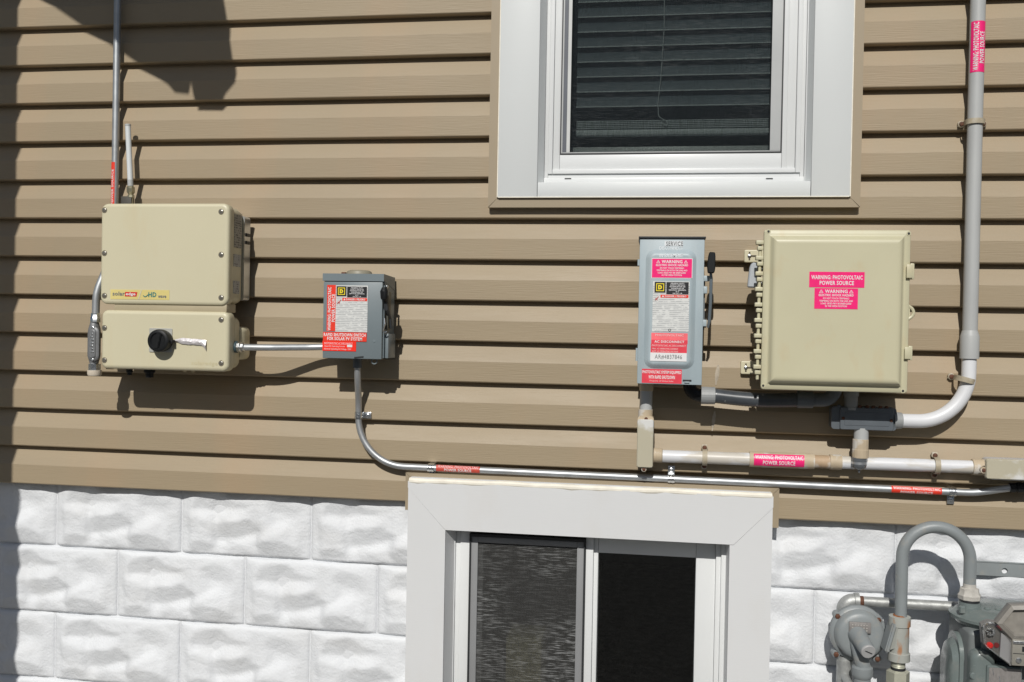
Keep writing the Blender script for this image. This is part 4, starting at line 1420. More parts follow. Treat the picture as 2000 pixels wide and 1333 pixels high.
pipe_sticker(lr_, on_run(853, 915), on_run(938, 919), r_e, R(-52), R(76), REDFADE, [('POWER SOURCE', 0.5, 0.30, 0.62, 0.34, INKW), ('WARNING: PHOTOVOLTAIC', 0.5, 0.74, 0.94, 0.34, INKPALE)])
pipe_sticker(lr_, on_run(1740, 955), on_run(1838, 960), r_e, R(-62), R(70), RED, [('POWER SOURCE', 0.5, 0.24, 0.64, 0.34, INKW), ('WARNING: PHOTOVOLTAIC', 0.5, 0.70, 0.94, 0.34, INKW)])
emt_strap(Vector((V2.x, 0, at(703, 812, dd).z)), True, r_e, 'zinc strap on the vertical part of the conduit below the dark grey box', dd, 1)
p = on_run(842, 914)
emt_strap(p, False, r_e, 'zinc strap left of the faded red sticker over the lower window', dd, -1)
p = on_run(1311, 932)
emt_strap(p, False, r_e, 'zinc strap with its tab up, over the middle of the lower window', dd, 1)
p = on_run(1860, 960)
emt_strap(p, False, r_e, 'zinc strap right of the red sticker near the right edge', dd, -1)

# ================================================================== SERVICE DISCONNECT
DD_ = 0.138
sdn = Thing('service_disconnect', 'weathered light grey disconnect box with pink and red stickers and side lever', 'switch box', at(1308, 751, 0.06))
x0, x1 = at(1247, 608, DD_).x, at(1373.5, 609, DD_).x
z1, z0 = at(1314, 467, DD_).z, at(1307, 751, DD_).z
sdn.part('body', B().box(x0 + 0.003, x1 - 0.003, -DD_ + 0.0145, -0.012, z0 + 0.004, z1 - 0.003), GREYLT)
px0, px1 = at(1261.5, 606, DD_).x, at(1356, 607, DD_).x
pz1, pz0 = at(1312, 490, DD_).z, at(1308, 719, DD_).z
cov = sdn.part('cover', B().box(x0, x1, -DD_, -DD_ + 0.014, z0, z1, 0.0015), GREYLT)
DP = DD_ + 0.010
sdn.part('raised_panel', B().rr(px0, px1, pz0, pz1, 0.022, [(-0.004, -DD_ + 0.001), (-0.002, -DD_ - 0.0006), (0.002, -DD_ - 0.0035), (0.007, -DP + 0.002), (0.010, -DP + 0.0006), (0.013, -DP)]), GREYLT, cov, sharp=60)
sdn.part('top_cap', B().box(x0 - 0.003, x1 + 0.003, -DD_ - 0.004, -0.010, z1 + 0.0005, z1 + 0.006, 0.001), DARKCAP)
sdn.part('cap_corner', B().box(x0 - 0.003, x0 - 0.0004, -DD_ - 0.003, -0.02, z1 - 0.008, z1 + 0.0002), DARKCAP)
for (v0, v1) in ((508, 520), (680, 705)):
    za, zb2 = at(1247, v1, 0.11).z, at(1247, v0, 0.11).z
    sdn.part('hinge', B().tube([(x0 - 0.002, -DD_ + 0.012, za), (x0 - 0.002, -DD_ + 0.012, zb2)], 0.0035, 10), GREYLT)
# flaked lettering at the top
def gtext(body, u0, v0, u1, v1, d, m, par=cov):
    r_ = rect_px(u0, v0, u1, v1, d)
    return sdn.part('lettering', flat_text(body, (r_[0] + r_[1]) / 2, (r_[2] + r_[3]) / 2, r_[1] - r_[0], r_[3] - r_[2], -d - 0.0008, 0, 0.01), m, par)


patch(sdn, rect_px(1298, 471, 1334, 481, DD_), DD_, GHOST, 'flaked_decal', cov)
gtext('SERVICE', 1301, 472, 1334, 480.5, DD_ + 0.0006, INKG)
gtext('DISCONNECT', 1288, 481.5, 1334, 488.5, DD_, GHOST)
gtext('IN BASEMENT', 1288, 496, 1334, 503.5, DP, GHOST)


def pink_warning(T, rct, dep, par, white_edge=False):
    if white_edge:
        patch(T, (rct[0] - 0.0012, rct[1] + 0.0012, rct[2] - 0.0012, rct[3] + 0.0012), dep - 0.0003, INKW, 'sticker_border', par)
    o_ = sticker(T, rct, dep, PINK, [('WARNING', 0.5, 0.15, 0.52, 0.17, INKW), ('ELECTRIC SHOCK HAZARD', 0.5, 0.335, 0.80, 0.11, INKW), ('DO NOT TOUCH TERMINALS', 0.5, 0.49, 0.60, 0.085, INKW), ('TERMINALS ON BOTH THE LINE AND', 0.5, 0.615, 0.77, 0.085, INKW), ('LOAD SIDES MAY BE ENERGIZED', 0.5, 0.74, 0.70, 0.085, INKW), ('IN THE OPEN POSITION', 0.5, 0.865, 0.50, 0.085, INKW)], par)
    W_, H_ = rct[1] - rct[0], rct[3] - rct[2]
    for s in (0.155, 0.845):
        cx_, cz_ = rct[0] + W_ * s, rct[3] - H_ * 0.16
        tb = B()
        q = H_ * 0.085
        tri = [(cx_ - q, cz_ - q * .8), (cx_ + q, cz_ - q * .8), (cx_, cz_ + q * .9)]
        for k in range(3):
            a_, b_ = tri[k], tri[(k + 1) % 3]
            tb.tube([(a_[0], -dep - 0.0008, a_[1]), (b_[0], -dep - 0.0008, b_[1])], 0.0006, 5)
        tb.tube([(cx_, -dep - 0.0008, cz_ + q * .3), (cx_, -dep - 0.0008, cz_ - q * .3)], 0.0006, 5)
        T.part('warning_triangle', tb, INKW, par)
    return o_


pink_warning(sdn, rect_px(1273.5, 506, 1351.5, 543, DP), DP, cov, True)
switch_label(sdn, rect_px(1274.5, 550, 1346, 648.5, DP), DP, cov, rect_px(1278.5, 551, 1300, 572, DP), rect_px(1301.5, 551.5, 1345, 575.5, DP), rect_px(1290, 576.5, 1344.5, 582, DP))
p = at(1308, 645, DP + 0.001)
rg = [(p.x + 0.003 * math.cos(2 * math.pi * k / 12), -DP - 0.001, p.z + 0.003 * math.sin(2 * math.pi * k / 12)) for k in range(13)]
sdn.part('print_ring', B().tube(rg, 0.0008, 5, cap=False), INKK, cov)
sticker(sdn, rect_px(1272, 651, 1343, 672, DP), DP, REDPINK, [('PHOTOVOLTAIC', 0.5, 0.20, 0.78, 0.20, INKPALE), ('AC DISCONNECT', 0.5, 0.80, 0.82, 0.22, INKW)], cov)
patch(sdn, rect_px(1272, 664.5, 1343, 671.5, DP + 0.0005), DP + 0.0003, REDROSE, 'sticker_band', cov)
sticker(sdn, rect_px(1271, 672, 1341.5, 690, DP + 0.0004), DP + 0.0004, REDROSE, [('PHOTOVOLTAIC AC DISCONNECT', 0.5, 0.2, 0.94, 0.2, INKPALE), ('MAX. AC OPERATING CURRENT', 0.40, 0.55, 0.72, 0.17, INKPALE), ('NOM. AC OPERATING VOLTAGE', 0.40, 0.83, 0.72, 0.17, INKPALE)], cov)
sticker(sdn, rect_px(1270, 689.5, 1341, 706, DP + 0.0009), DP + 0.0009, INKW, [('AR#4837846', 0.5, 0.5, 0.75, 0.55, INKG)], cov)
sticker(sdn, rect_px(1253.5, 721.5, 1331.5, 749, DD_), DD_, REDROSE, [('PHOTOVOLTAIC SYSTEM EQUIPPED', 0.5, 0.23, 0.97, 0.25, INKW), ('WITH RAPID SHUTDOWN', 0.5, 0.57, 0.66, 0.25, INKW), ('Property of Union Solar', 0.5, 0.85, 0.60, 0.12, INKPALE)], cov)
p = at(1342, 745, DD_)
sdn.part('latch', B().box(p.x - 0.011, p.x + 0.011, -DD_ - 0.003, -DD_ + 0.001, p.z + 0.0005, p.z + 0.004, 0.0008), DARKCAP)
sdn.part('latch_loop', B().box(p.x - 0.007, p.x + 0.006, -DD_ - 0.004, -DD_ + 0.001, p.z - 0.004, p.z - 0.001, 0.0008), GREYLT)
for dz, rr0 in ((-0.0, 0.0085),):
    rg = [(p.x + 0.004 + 0.0085 * math.cos(2 * math.pi * k / 14), -0.07, z0 - 0.007 + 0.0085 * math.sin(2 * math.pi * k / 14)) for k in range(15)]
    sdn.part('seal_ring', B().tube(rg, 0.002, 6, cap=False), DARKCAP)
# lever
hx = at(1389, 514, DD_ - 0.01).x
lev = sdn.part('lever', B().tube([(hx - 0.001, -DD_ + 0.01, at(1389, 528, DD_).z), (hx + 0.001, -DD_ + 0.012, at(1388, 545, DD_).z), (hx + 0.001, -DD_ + 0.02, at(1388, 590, DD_).z), (hx - 0.001, -DD_ + 0.025, at(1387, 628, DD_).z), (hx - 0.004, -DD_ + 0.03, at(1384, 640, DD_).z)], [0.003, 0.0042, 0.0042, 0.0042, 0.003], 8), mat('lever_steel', (0.22, 0.26, 0.29), 0.4, metal=0.5))
gz0, gz1 = at(1389, 534, DD_).z, at(1389, 493, DD_).z
gp = [(-0.0085, gz0), (0.0075, gz0), (0.0098, gz0 + 0.012), (0.0096, gz1 - 0.010), (0.0085, gz1 - 0.001), (-0.0055, gz1), (-0.0080, gz1 - 0.010), (-0.0105, gz0 + 0.018)]
sdn.part('grip', B().prism([(hx + a, c) for a, c in gp], -DD_ - 0.012, -DD_ + 0.012, 0.002), RUBBER, lev)
for v0, v1, ww in ((539, 550, 0.015), (560, 574, 0.010), (625, 638, 0.010)):
    za, zb2 = at(1380, v1, 0.11).z, at(1380, v0, 0.11).z
    sdn.part('lever_bracket', B().box(x1 - 0.002, x1 + ww, -0.115, -0.095, za, zb2, 0.0015), GREYLT)
sdn.part('interlock_bar', B().box(x1 - 0.002, x1 + 0.005, -0.10, -0.04, at(1378, 645, 0.09).z, at(1378, 540, 0.09).z), mat('dark_lever_plate', (0.12, 0.14, 0.15), 0.5))  # bar in one even dark grey

# ================================================================== PVC ELBOW BODY UNDER IT
d_p = 0.046
eb_ = Thing('conduit_fitting', 'white PVC conduit elbow with stained cover plate under the light grey box', 'conduit body', at(1262, 915, d_p))
cx = at(1262, 780, d_p).x
zt_, zb_ = at(1262, 752, d_p).z, at(1262, 806, d_p).z
eb_.part('adapter', B().lathe((cx, -d_p, zt_ + 0.008), (0, 0, -1), [(0, 0.0185), (0.022, 0.0185), (0.024, 0.0172)], 24), PVCTAN)
eb_.part('riser', B().tube([(cx, -d_p, zt_), (cx, -d_p, zb_ - 0.01)], 0.0165, 20), PVCG)
eb_.part('collar', B().lathe((cx - 0.001, -d_p, at(1262, 800, d_p).z), (0, 0, -1), [(0, 0.0192), (0.028, 0.0192), (0.030, 0.021)], 24), PVCTAN)
bz0, bz1 = at(1261, 905, d_p).z, at(1261, 812, d_p).z
cxb = at(1260.5, 865, d_p).x
eb_.part('body', B().rr(cxb - 0.021, cxb + 0.021, bz0, bz1, 0.008, [(0.004, -0.008), (0, -0.014), (0, -d_p - 0.020)]), PVCTAN)
cxp = at(1260, 865, d_p + 0.028).x
cz0_, cz1_ = at(1258, 914, d_p + 0.028).z, at(1262, 820, d_p + 0.028).z
cvr = eb_.part('cover_plate', B().rr(cxp - 0.0215, cxp + 0.0215, cz0_, cz1_, 0.006, [(0, -d_p - 0.020), (0, -d_p - 0.026), (0.002, -d_p - 0.0285), (0.004, -d_p - 0.0285)]), LBCOVER)
for v, u in ((818.5, 1262), (917, 1257.5)):
    p = at(u, v, d_p + 0.02)
    eb_.part('screw_boss', B().lathe((p.x, -d_p - 0.012, p.z), (0, -1, 0), [(0, 0.0065), (0.009, 0.0065)], 14), PVCTAN)
    screw(eb_, Vector((p.x, -d_p - 0.0215, p.z)), 0.0046, RUST, recess=False)
zo = at(1290, 890, 0.026).z
eb_.part('outlet_hub', B().lathe((cxb + 0.018, -0.026, zo), (1, 0, 0), [(0, 0.0195), (0.026, 0.0195), (0.028, 0.0175)], 24), PVCTAN)

# ================================================================== HORIZONTAL PVC RUN
d_h = 0.024
r_p = 0.0167
pv = Thing('pvc_conduit', 'horizontal stained white PVC conduit with pink sticker above the lower window', 'conduit', at(1580, 915, d_h))
def hp_(u, v):
    return at(u, v, d_h)


xa, xb = hp_(1280, 890).x, hp_(1925, 915).x
za = hp_(1290, 891).z
zb3 = hp_(1880, 912).z
sl2 = (zb3 - za) / (hp_(1880, 912).x - hp_(1290, 891).x)


def zp(x):
    return za + sl2 * (x - hp_(1290, 891).x)


def run_pt(u, v=905, d=None):
    x = at(u, v, d_h).x
    return Vector((x, -d_h, zp(x)))


P_a, P_b = run_pt(1276), run_pt(1935)
ax = (P_b - P_a).normalized()
pv.part('pipe', B().tube([P_a, P_b], r_p, 24), PVCW)
q0, q1 = run_pt(1463), run_pt(1590)
pv.part('coupling', B().lathe(q0, ax, [(0, r_p + 0.001), (0.0005, 0.0205), ((q1 - q0).length - 0.0005, 0.0205), ((q1 - q0).length, r_p + 0.001)], 28), PVCTAN)
q0, q1 = run_pt(1588), run_pt(1626)
pv.part('stained_nipple', B().lathe(q0, ax, [(0, r_p + 0.0006), ((q1 - q0).length, r_p + 0.0006)], 24), PVCBRN)
q0, q1 = run_pt(1620), run_pt(1643)
pv.part('coupling', B().lathe(q0, ax, [(0, r_p + 0.001), (0.0005, 0.0200), ((q1 - q0).length, 0.0200), ((q1 - q0).length + 0.0005, r_p)], 28), PVCTAN)
pipe_sticker(pv, run_pt(1471), run_pt(1569), 0.0205, R(-42), R(52), PINK, [('POWER SOURCE', 0.5, 0.30, 0.64, 0.32, INKW), ('WARNING: PHOTOVOLTAIC', 0.5, 0.72, 0.95, 0.32, INKW)])


def pvc_strap(c, vert, r, label, tilt=0.0, s2=True):
    """two-screw PVC pipe clamp"""
    t = Thing('pipe_clamp', label, 'pipe clamp', (c.x, 0, c.z), 'weathered two-screw pipe clamps')
    hw = 0.0065
    rr0 = r + 0.0022
    pts = [(rr0 + 0.012, -0.004), (rr0, -0.006)]
    for k in range(13):
        a = math.pi * k / 12
        pts.append((math.cos(a) * rr0, c.y - math.sin(a) * rr0))
    pts += [(-rr0, -0.006), (-rr0 - 0.012, -0.004)]
    ct, st = math.cos(tilt), math.sin(tilt)

    def pos(s, y, e):
        a_, b_ = (s, e) if vert else (e, s)
        return (c.x + a_ * ct - b_ * st, y, c.z + a_ * st + b_ * ct)
    b = B()
    vs, fs = [], []
    n = len(pts)
    for s, y in pts:
        q = 1 + 0.0028 / max(0.006, math.hypot(s, y - c.y))
        for (e, o_) in ((-hw, 0), (hw, 0), (hw, 1), (-hw, 1)):
            ss, yy = (s, y) if not o_ else (s * q, c.y + (y - c.y) * q if y < -0.01 else y - 0.003)
            vs.append(pos(ss, yy, e))
    for i in range(n - 1):
        for k in range(4):
            l = (k + 1) % 4
            fs.append([4 * i + k, 4 * i + l, 4 * (i + 1) + l, 4 * (i + 1) + k])
    fs += [[3, 2, 1, 0], [4 * n - 4, 4 * n - 3, 4 * n - 2, 4 * n - 1]]
    t.part('band', b.add(vs, fs), STRAPM, sharp=40)
    for s in (rr0 + 0.006, -rr0 - 0.006):
        p = Vector(pos(s, -0.007, 0))
        t.part('lug', B().lathe((p.x, -0.003, p.z), (0, -1, 0), [(-0.004, 0.0085), (0.006, 0.0085), (0.007, 0.007)], 14), STRAPM)
        t.part('screw', B().lathe((p.x, -0.010, p.z), (0, -1, 0), [(0, 0.0062), (0.002, 0.0060), (0.0035, 0.0035)], 10), RUST)
    return t


c = run_pt(1376)
pvc_strap(c, False, r_p, 'beige clamp on the white pipe right of the stained elbow')
c = run_pt(1829)
pvc_strap(c, False, r_p, 'beige clamp on the white pipe near the right edge')

# end fitting at the right edge
ef = Thing('conduit_fitting', 'white PVC conduit body cut by the right edge of the picture', 'conduit body', at(1990, 920, 0.05))
q0 = run_pt(1898)
q1 = run_pt(1925)
ef.part('hub', B().lathe(q0, ax, [(0, r_p + 0.001), (0.0006, 0.0205), ((q1 - q0).length + 0.01, 0.0215)], 28), PVCTAN)
xs = run_pt(1920).x
z_c = zp(xs + 0.08)
ef.part('body', B().rr(xs, xs + 0.17, z_c - 0.024, z_c + 0.026, 0.010, [(0.004, -0.004), (0, -0.010), (0, -0.072)]), PVCCLEAN)
d2 = 0.083
xs2, zc2 = at(1926, 918, d2).x, at(1965, 918, d2).z
ef.part('cover_plate', B().rr(xs2, xs2 + 0.15, zc2 - 0.025, zc2 + 0.025, 0.006, [(0, -0.072), (0, -0.080), (0.002, -d2), (0.004, -d2)]), LBCOVER)
p = at(1922, 919, 0.078)
ef.part('screw_boss', B().lathe((p.x, -0.066, p.z), (0, -1, 0), [(0, 0.008), (0.011, 0.008)], 14), PVCTAN)
screw(ef, Vector((p.x, -0.078, p.z)), 0.005, RUST, recess=False)

# ================================================================== LIQUID-TIGHT CONDUIT
fl = Thing('flexible_conduit', 'dark corrugated flexible conduit between light grey box and large beige box', 'conduit', at(1480, 775, 0.06))
d_f = 0.075
e0 = at(1350, 752, d_f)
e1 = at(1384, 773, d_f)
e2 = at(1572, 781, d_f)
e3 = at(1622, 765, d_f)
ptsf = fillet([(e0.x - 0.004, -d_f, e0.z + 0.010), (e0.x - 0.004, -d_f, e1.z), (e1.x, -d_f, e1.z)], 0.028, 8)
fl.part('elbow', B().tube(ptsf, 0.0175, 20), RUBBER)
fl.part('ring_nut', B().lathe((at(1369, 773, d_f).x, -d_f, e1.z), (1, 0, 0), [(0, 0.0215), (0.001, 0.023), (0.036, 0.0225), (0.037, 0.018)], 22), PVCMID, sharp=15)
fx = at(1396, 775, d_f).x
n = 60
pp, rr2 = [], []
for i in range(n + 1):
    f = i / n
    x = fx + (e2.x - fx) * f
    z = e1.z + (e2.z - e1.z) * f - 0.006 * math.sin(math.pi * f)
    pp.append((x, -d_f, z))
    rr2.append(0.0185 + (0.0006 if i % 2 else 0.0))
fl.part('hose', B().tube(pp, rr2, 20), FLEX, sharp=60)
fl.part('ring_nut', B().lathe((at(1556, 781, d_f).x, -d_f, e2.z), (1, 0, 0), [(0, 0.018), (0.001, 0.0225), (0.040, 0.0215), (0.041, 0.018)], 22), PVCDK, sharp=15)
ptsf = fillet([(e2.x, -d_f, e2.z), (e3.x + 0.012, -d_f, e2.z), (e3.x + 0.012, -d_f, e3.z + 0.02)], 0.034, 8)
fl.part('elbow', B().tube(ptsf, 0.0175, 20), PVCDK)

# ================================================================== LARGE BEIGE ENCLOSURE
DN = 0.172
nb = Thing('combiner_box', 'large beige fibreglass enclosure with hinged lid and two pink warning stickers', 'enclosure', at(1627, 765, 0.08))
x0, x1 = at(1489.5, 604, DN).x, at(1775.5, 611, DN).x
z1, z0 = at(1638, 449.7, DN).z, at(1626, 764.5, DN).z
nb.part('body', B().rr(x0 + 0.016, x1 - 0.016, z0 + 0.016, z1 - 0.016, 0.015, [(0.006, -0.012), (0, -0.018), (0, -DN + 0.0185)]), BEIGE2, sharp=50)
DPn = DN + 0.019
lid = nb.part('lid', B().rr(x0, x1, z0, z1, 0.006, [(0.001, -DN + 0.018), (0, -DN + 0.016), (0, -DN + 0.0015), (0.0015, -DN), (0.012, -DN), (0.0145, -DN - 0.0006), (0.017, -DN - 0.003), (0.021, -DPn + 0.006), (0.024, -DPn + 0.0028), (0.027, -DPn + 0.0011), (0.030, -DPn + 0.0003), (0.034, -DPn)]), BEIGE2, sharp=70)
lid2 = lid
for u, v in ((1501, 452.5), (1775, 456.5), (1490.5, 753.5), (1763.5, 764)):
    p = at(u, v, DN)
    nb.part('screw_seat', B().lathe((p.x, -DN + 0.0006, p.z), (0, -1, 0), [(0, 0.0058), (0.0012, 0.0056), (0.0012, 0.0040)], 16), BEIGE2, lid)
    nb.part('screw', B().lathe((p.x, -DN - 0.0009, p.z), (0, -1, 0), [(0, 0.0030), (0.0012, 0.0026)], 10), DARKCAP, lid)
sticker(nb, rect_px(1580.5, 531.5, 1688.5, 562, DPn), DPn, PINK, [('WARNING: PHOTOVOLTAIC', 0.5, 0.35, 0.93, 0.27, INKW), ('POWER SOURCE', 0.5, 0.71, 0.62, 0.27, INKW)], lid)
pink_warning(nb, rect_px(1590.5, 563.5, 1675.5, 604, DPn), DPn, lid)
# hinge knuckles down the left
for k in range(9):
    zz = at(1487, 479 + k * 30.3, DN - 0.01).z
    nb.part('hinge_knuckle', B().box(x0 - 0.019, x0 - 0.0004, -DN - 0.000, -DN + 0.022, zz + 0.001, zz + 0.011, 0.0015), BEIGE2)
    nb.part('hinge_knuckle', B().box(x0 - 0.015, x0 - 0.0004, -DN + 0.006, -DN + 0.026, zz - 0.013, zz - 0.003, 0.0015), BEIGE2)
hz0, hz1 = at(1487, 742, DN).z, at(1487, 470, DN).z
nb.part('hinge_pin', B().tube([(x0 - 0.008, -DN + 0.014, hz0), (x0 - 0.008, -DN + 0.014, hz1)], 0.004, 10), BEIGE2)
for (ua, va, ub, vb) in ((1454, 488.5, 1478, 512.5), (1447, 706, 1471, 731)):
    d3 = 0.016
    r_ = rect_px(ua, va, ub, vb, d3)
    ft = nb.part('mounting_foot', B().rr(r_[0], r_[1] + 0.03, r_[2], r_[3], 0.004, [(0, 0.006), (0, -d3 + 0.001), (0.0015, -d3)]), BEIGE)
    c_ = ((r_[0] + r_[0] + 0.028) / 2 - 0.001, (r_[2] + r_[3]) / 2)
    cr = B()
    cr.box(c_[0] - 0.0035, c_[0] + 0.018, -d3 - 0.0006, -d3 + 0.001, c_[1] - 0.0022, c_[1] + 0.0022)
    cr.box(c_[0] - 0.002, c_[0] + 0.002, -d3 - 0.0009, -d3 + 0.001, c_[1] - 0.011, c_[1] + 0.011)
    nb.part('slot', cr, mat('dark_slot', (0.07, 0.055, 0.035), 0.7), ft)
    screw(nb, Vector((c_[0], -d3 - 0.001, c_[1])), 0.005, ZINC, ft, recess=False)
# latches and padlock eye on the right
for (va, vb) in ((515, 546), (676, 704)):
    zz0, zz1 = at(1778, vb, DN).z, at(1778, va, DN).z
    lt = nb.part('latch', B().box(x1 - 0.001, x1 + 0.009, -DN - 0.006, -DN + 0.018, zz0, zz1, 0.002), BEIGE2)
    nb.part('latch_lip', B().box(x1 - 0.010, x1 + 0.004, -DN - 0.009, -DN - 0.0062, zz0 + 0.003, zz1 - 0.003, 0.001), BEIGE2, lt)
ez = at(1782, 611, DN).z
eye = [(x1 - 0.002 + 0.0, -DN + 0.006, ez + 0.017), (x1 + 0.008, -DN + 0.006, ez + 0.010), (x1 + 0.013, -DN + 0.006, ez), (x1 + 0.008, -DN + 0.006, ez - 0.010), (x1 - 0.002, -DN + 0.006, ez - 0.017)]
nb.part('padlock_eye', B().tube(fillet(eye, 0.010, 4), 0.0042, 8), BEIGE2)
nb.part('padlock_eye_web', B().box(x1 - 0.001, x1 + 0.003, -DN + 0.004, -DN + 0.008, ez - 0.013, ez + 0.013), BEIGE2)

# grey tag lock hanging at the hinge side
pk = Thing('padlock', 'small pale grey lock hanging at the hinge side of the large beige box', 'padlock', at(1470, 563, 0.10))
dk = 0.105
pr_ = [at(1468, 514, dk), at(1481, 513, dk), at(1478, 563, dk), at(1459.5, 562, dk), at(1461, 545, dk), at(1464, 522, dk)]
pk.part('lock_body', B().prism([(q.x, q.z) for q in pr_], -dk - 0.012, -dk + 0.012, 0.003), mat('pale_grey_lock', (0.44, 0.47, 0.50), 0.4))
for v in (530, 557):
    q = at(1479, v, dk)
    pk.part('shackle', B().tube(fillet([(q.x - 0.006, -dk, q.z), (q.x + 0.004, -dk - 0.01, q.z + 0.006), (q.x + 0.014, -dk - 0.01, q.z + 0.004)], 0.006, 4), 0.003, 8), mat('dull_shackle', (0.22, 0.23, 0.23), 0.4, metal=0.7))

# ================================================================== JUNCTION BODY UNDER THE ENCLOSURE
d_j = 0.050
jb = Thing('junction_box', 'dark grey PVC junction body shaded below the large beige box', 'junction box', at(1690, 842, d_j))
nx_ = at(1662, 785, d_j).x
jb.part('nipple', B().lathe((nx_, -d_j, at(1662, 769, d_j).z + 0.006), (0, 0, -1), [(0, 0.019), (0.012, 0.019), (0.013, 0.017), (0.040, 0.017), (0.041, 0.0195), (0.048, 0.0195)], 22), PVCMID)
r_ = rect_px(1624, 796, 1751, 840, d_j + 0.010)
bd = jb.part('body', B().rr(r_[0], r_[1], r_[2], r_[3], 0.008, [(0.005, -0.012), (0, -0.020), (0, -d_j - 0.010)]), PVCDK)
r2 = rect_px(1641, 797.5, 1746, 841, d_j + 0.018)
cvj = jb.part('cover', B().rr(r2[0], r2[1], r2[2], r2[3], 0.005, [(0, -d_j - 0.010), (0, -d_j - 0.015), (0.0015, -d_j - 0.017), (0.011, -d_j - 0.017), (0.012, -d_j - 0.018), (0.013, -d_j - 0.018)]), PVCDK)
for u, v in ((1647, 817), (1741, 822)):
    screw(jb, at(u, v, d_j + 0.017), 0.004, RUST, cvj, recess=False)
for u in (1637, 1678, 1692, 1704, 1718, 1730):
    q = at(u, 797, d_j)
    jb.part('cover_lug', B().lathe((q.x, -d_j - 0.01, r_[3] - 0.001), (0, 0, 1), [(0, 0.005), (0.004, 0.005), (0.006, 0.003)], 10), RUST if u > 1670 else PVCDK, bd)
zh = at(1757, 822, 0.045).z
jb.part('side_hub', B().lathe((r_[1] - 0.004, -0.045, zh), (1, 0, 0), [(0, 0.0225), (0.010, 0.0215), (0.020, 0.0205), (0.021, 0.0185)], 24), PVCMID)
dx = at(1682, 845, d_j).x
jb.part('drop_pipe', B().tube([(dx, -d_j, at(1682, 836, d_j).z), (dx, -d_j, at(1682, 870, d_j).z)], 0.0182, 20), PVCG)
jb.part('drop_cap', B().lathe((dx - 0.001, -d_j, at(1682, 858, d_j).z), (0, 0, -1), [(0, 0.0190), (0.001, 0.0200), (0.026, 0.0198), (0.027, 0.0208), (0.048, 0.0205)], 18), PVCTAN, sharp=10)
jb.part('breather_dome', B().lathe((dx - 0.003, -d_j, at(1680, 895, d_j).z + 0.002), (0, 0, -1), [(0, 0.019), (0.004, 0.0192), (0.018, 0.0190), (0.026, 0.0165), (0.031, 0.010), (0.033, 0.004), (0.040, 0.0025)], 22), mat('smoked_breather', (0.10, 0.11, 0.12), 0.08, metal=0.0, spec=1.0))
jb.part('breather_band', B().lathe((dx - 0.003, -d_j, at(1680, 902, d_j).z), (0, 0, -1), [(0, 0.0194), (0.006, 0.0194)], 22), ALU)

# ================================================================== RIGHT PVC RISER
d_r = 0.031
rp = 0.0183
rc = Thing('pvc_conduit', 'pale grey vertical conduit with white bend and pink sticker at the right', 'conduit', at(1890, 705, d_r))
vx = (at(1911.5, 10, d_r).x + at(1893, 640, d_r).x) / 2
ztop = at(1912, -300, d_r).z
zbell = at(1893, 655, d_r).z
rc.part('grey_pipe', B().tube([(vx, -d_r, ztop), (vx, -d_r, zbell)], rp, 24), PVCG)
rc.part('bell_end', B().lathe((vx, -d_r, zbell + 0.012), (0, 0, -1), [(0, rp + 0.0002), (0.010, 0.0215), (0.016, 0.0232), (0.072, 0.0232), (0.0725, rp)], 28), PVCG)
xh = r_[1] + 0.006
ph = [(vx - 0.001, -d_r, at(1890, 690, d_r).z), (vx - 0.004, -d_r, at(1886, 738, d_r).z), (vx - 0.010, -0.050, zh), (xh, -0.065, zh)]
rc.part('white_bend', B().tube(fillet([(vx, -d_r, at(1890, 690, d_r).z), (vx - 0.002, -0.034, zh), (xh, -0.045, zh)], 0.125, 22), rp - 0.0004, 24), PVCCLEAN)
pipe_sticker(rc, (vx, -d_r, at(1912, 144, d_r).z), (vx, -d_r, at(1912, 45, d_r).z), rp, R(-62), R(66), PINK, [('POWER SOURCE', 0.48, 0.30, 0.62, 0.30, INKW), ('WARNING: PHOTOVOLTAIC', 0.5, 0.66, 0.94, 0.30, INKW)])
pvc_strap(Vector((vx, -d_r, at(1900, 239, d_r).z)), True, rp, 'beige clamp high on the pale grey vertical conduit', R(0))
pvc_strap(Vector((vx - 0.010, -d_r - 0.004, at(1882, 742, d_r).z)), True, rp, 'tilted beige clamp around the white bend', R(-14))

# dried caulk streak on the siding
p = at(1401, 715, 0)
sk = Thing('sealant_smear', 'dried pale sealant streak on the siding right of the light grey box', 'sealant', at(1400, 735, 0))
SMEAR = mat('dried_sealant_film', (0.42, 0.365, 0.285), 0.6, var=0.2, vscale=(120, 120, 60))
for u, v0, v1, wd in ((1403, 713, 752, 0.0055), (1396, 803, 842, 0.0045)):
    L_, R_ = [], []
    for i in range(12):
        f = i / 11
        q = at(u - 5 * f, v0 + (v1 - v0) * f, 0.0)
        hw = wd * (0.35 + 0.65 * math.sin(math.pi * min(1, f * 1.15))) + 0.0012 * noise.noise(Vector((f * 9, u, 0)))
        L_.append((q.x - hw, q.z))
        R_.append((q.x + hw + 0.0012 * noise.noise(Vector((f * 11, u, 5))), q.z))
    sk.part('smear', B().prism(L_ + R_[::-1], -0.0014, 0.0006), SMEAR)

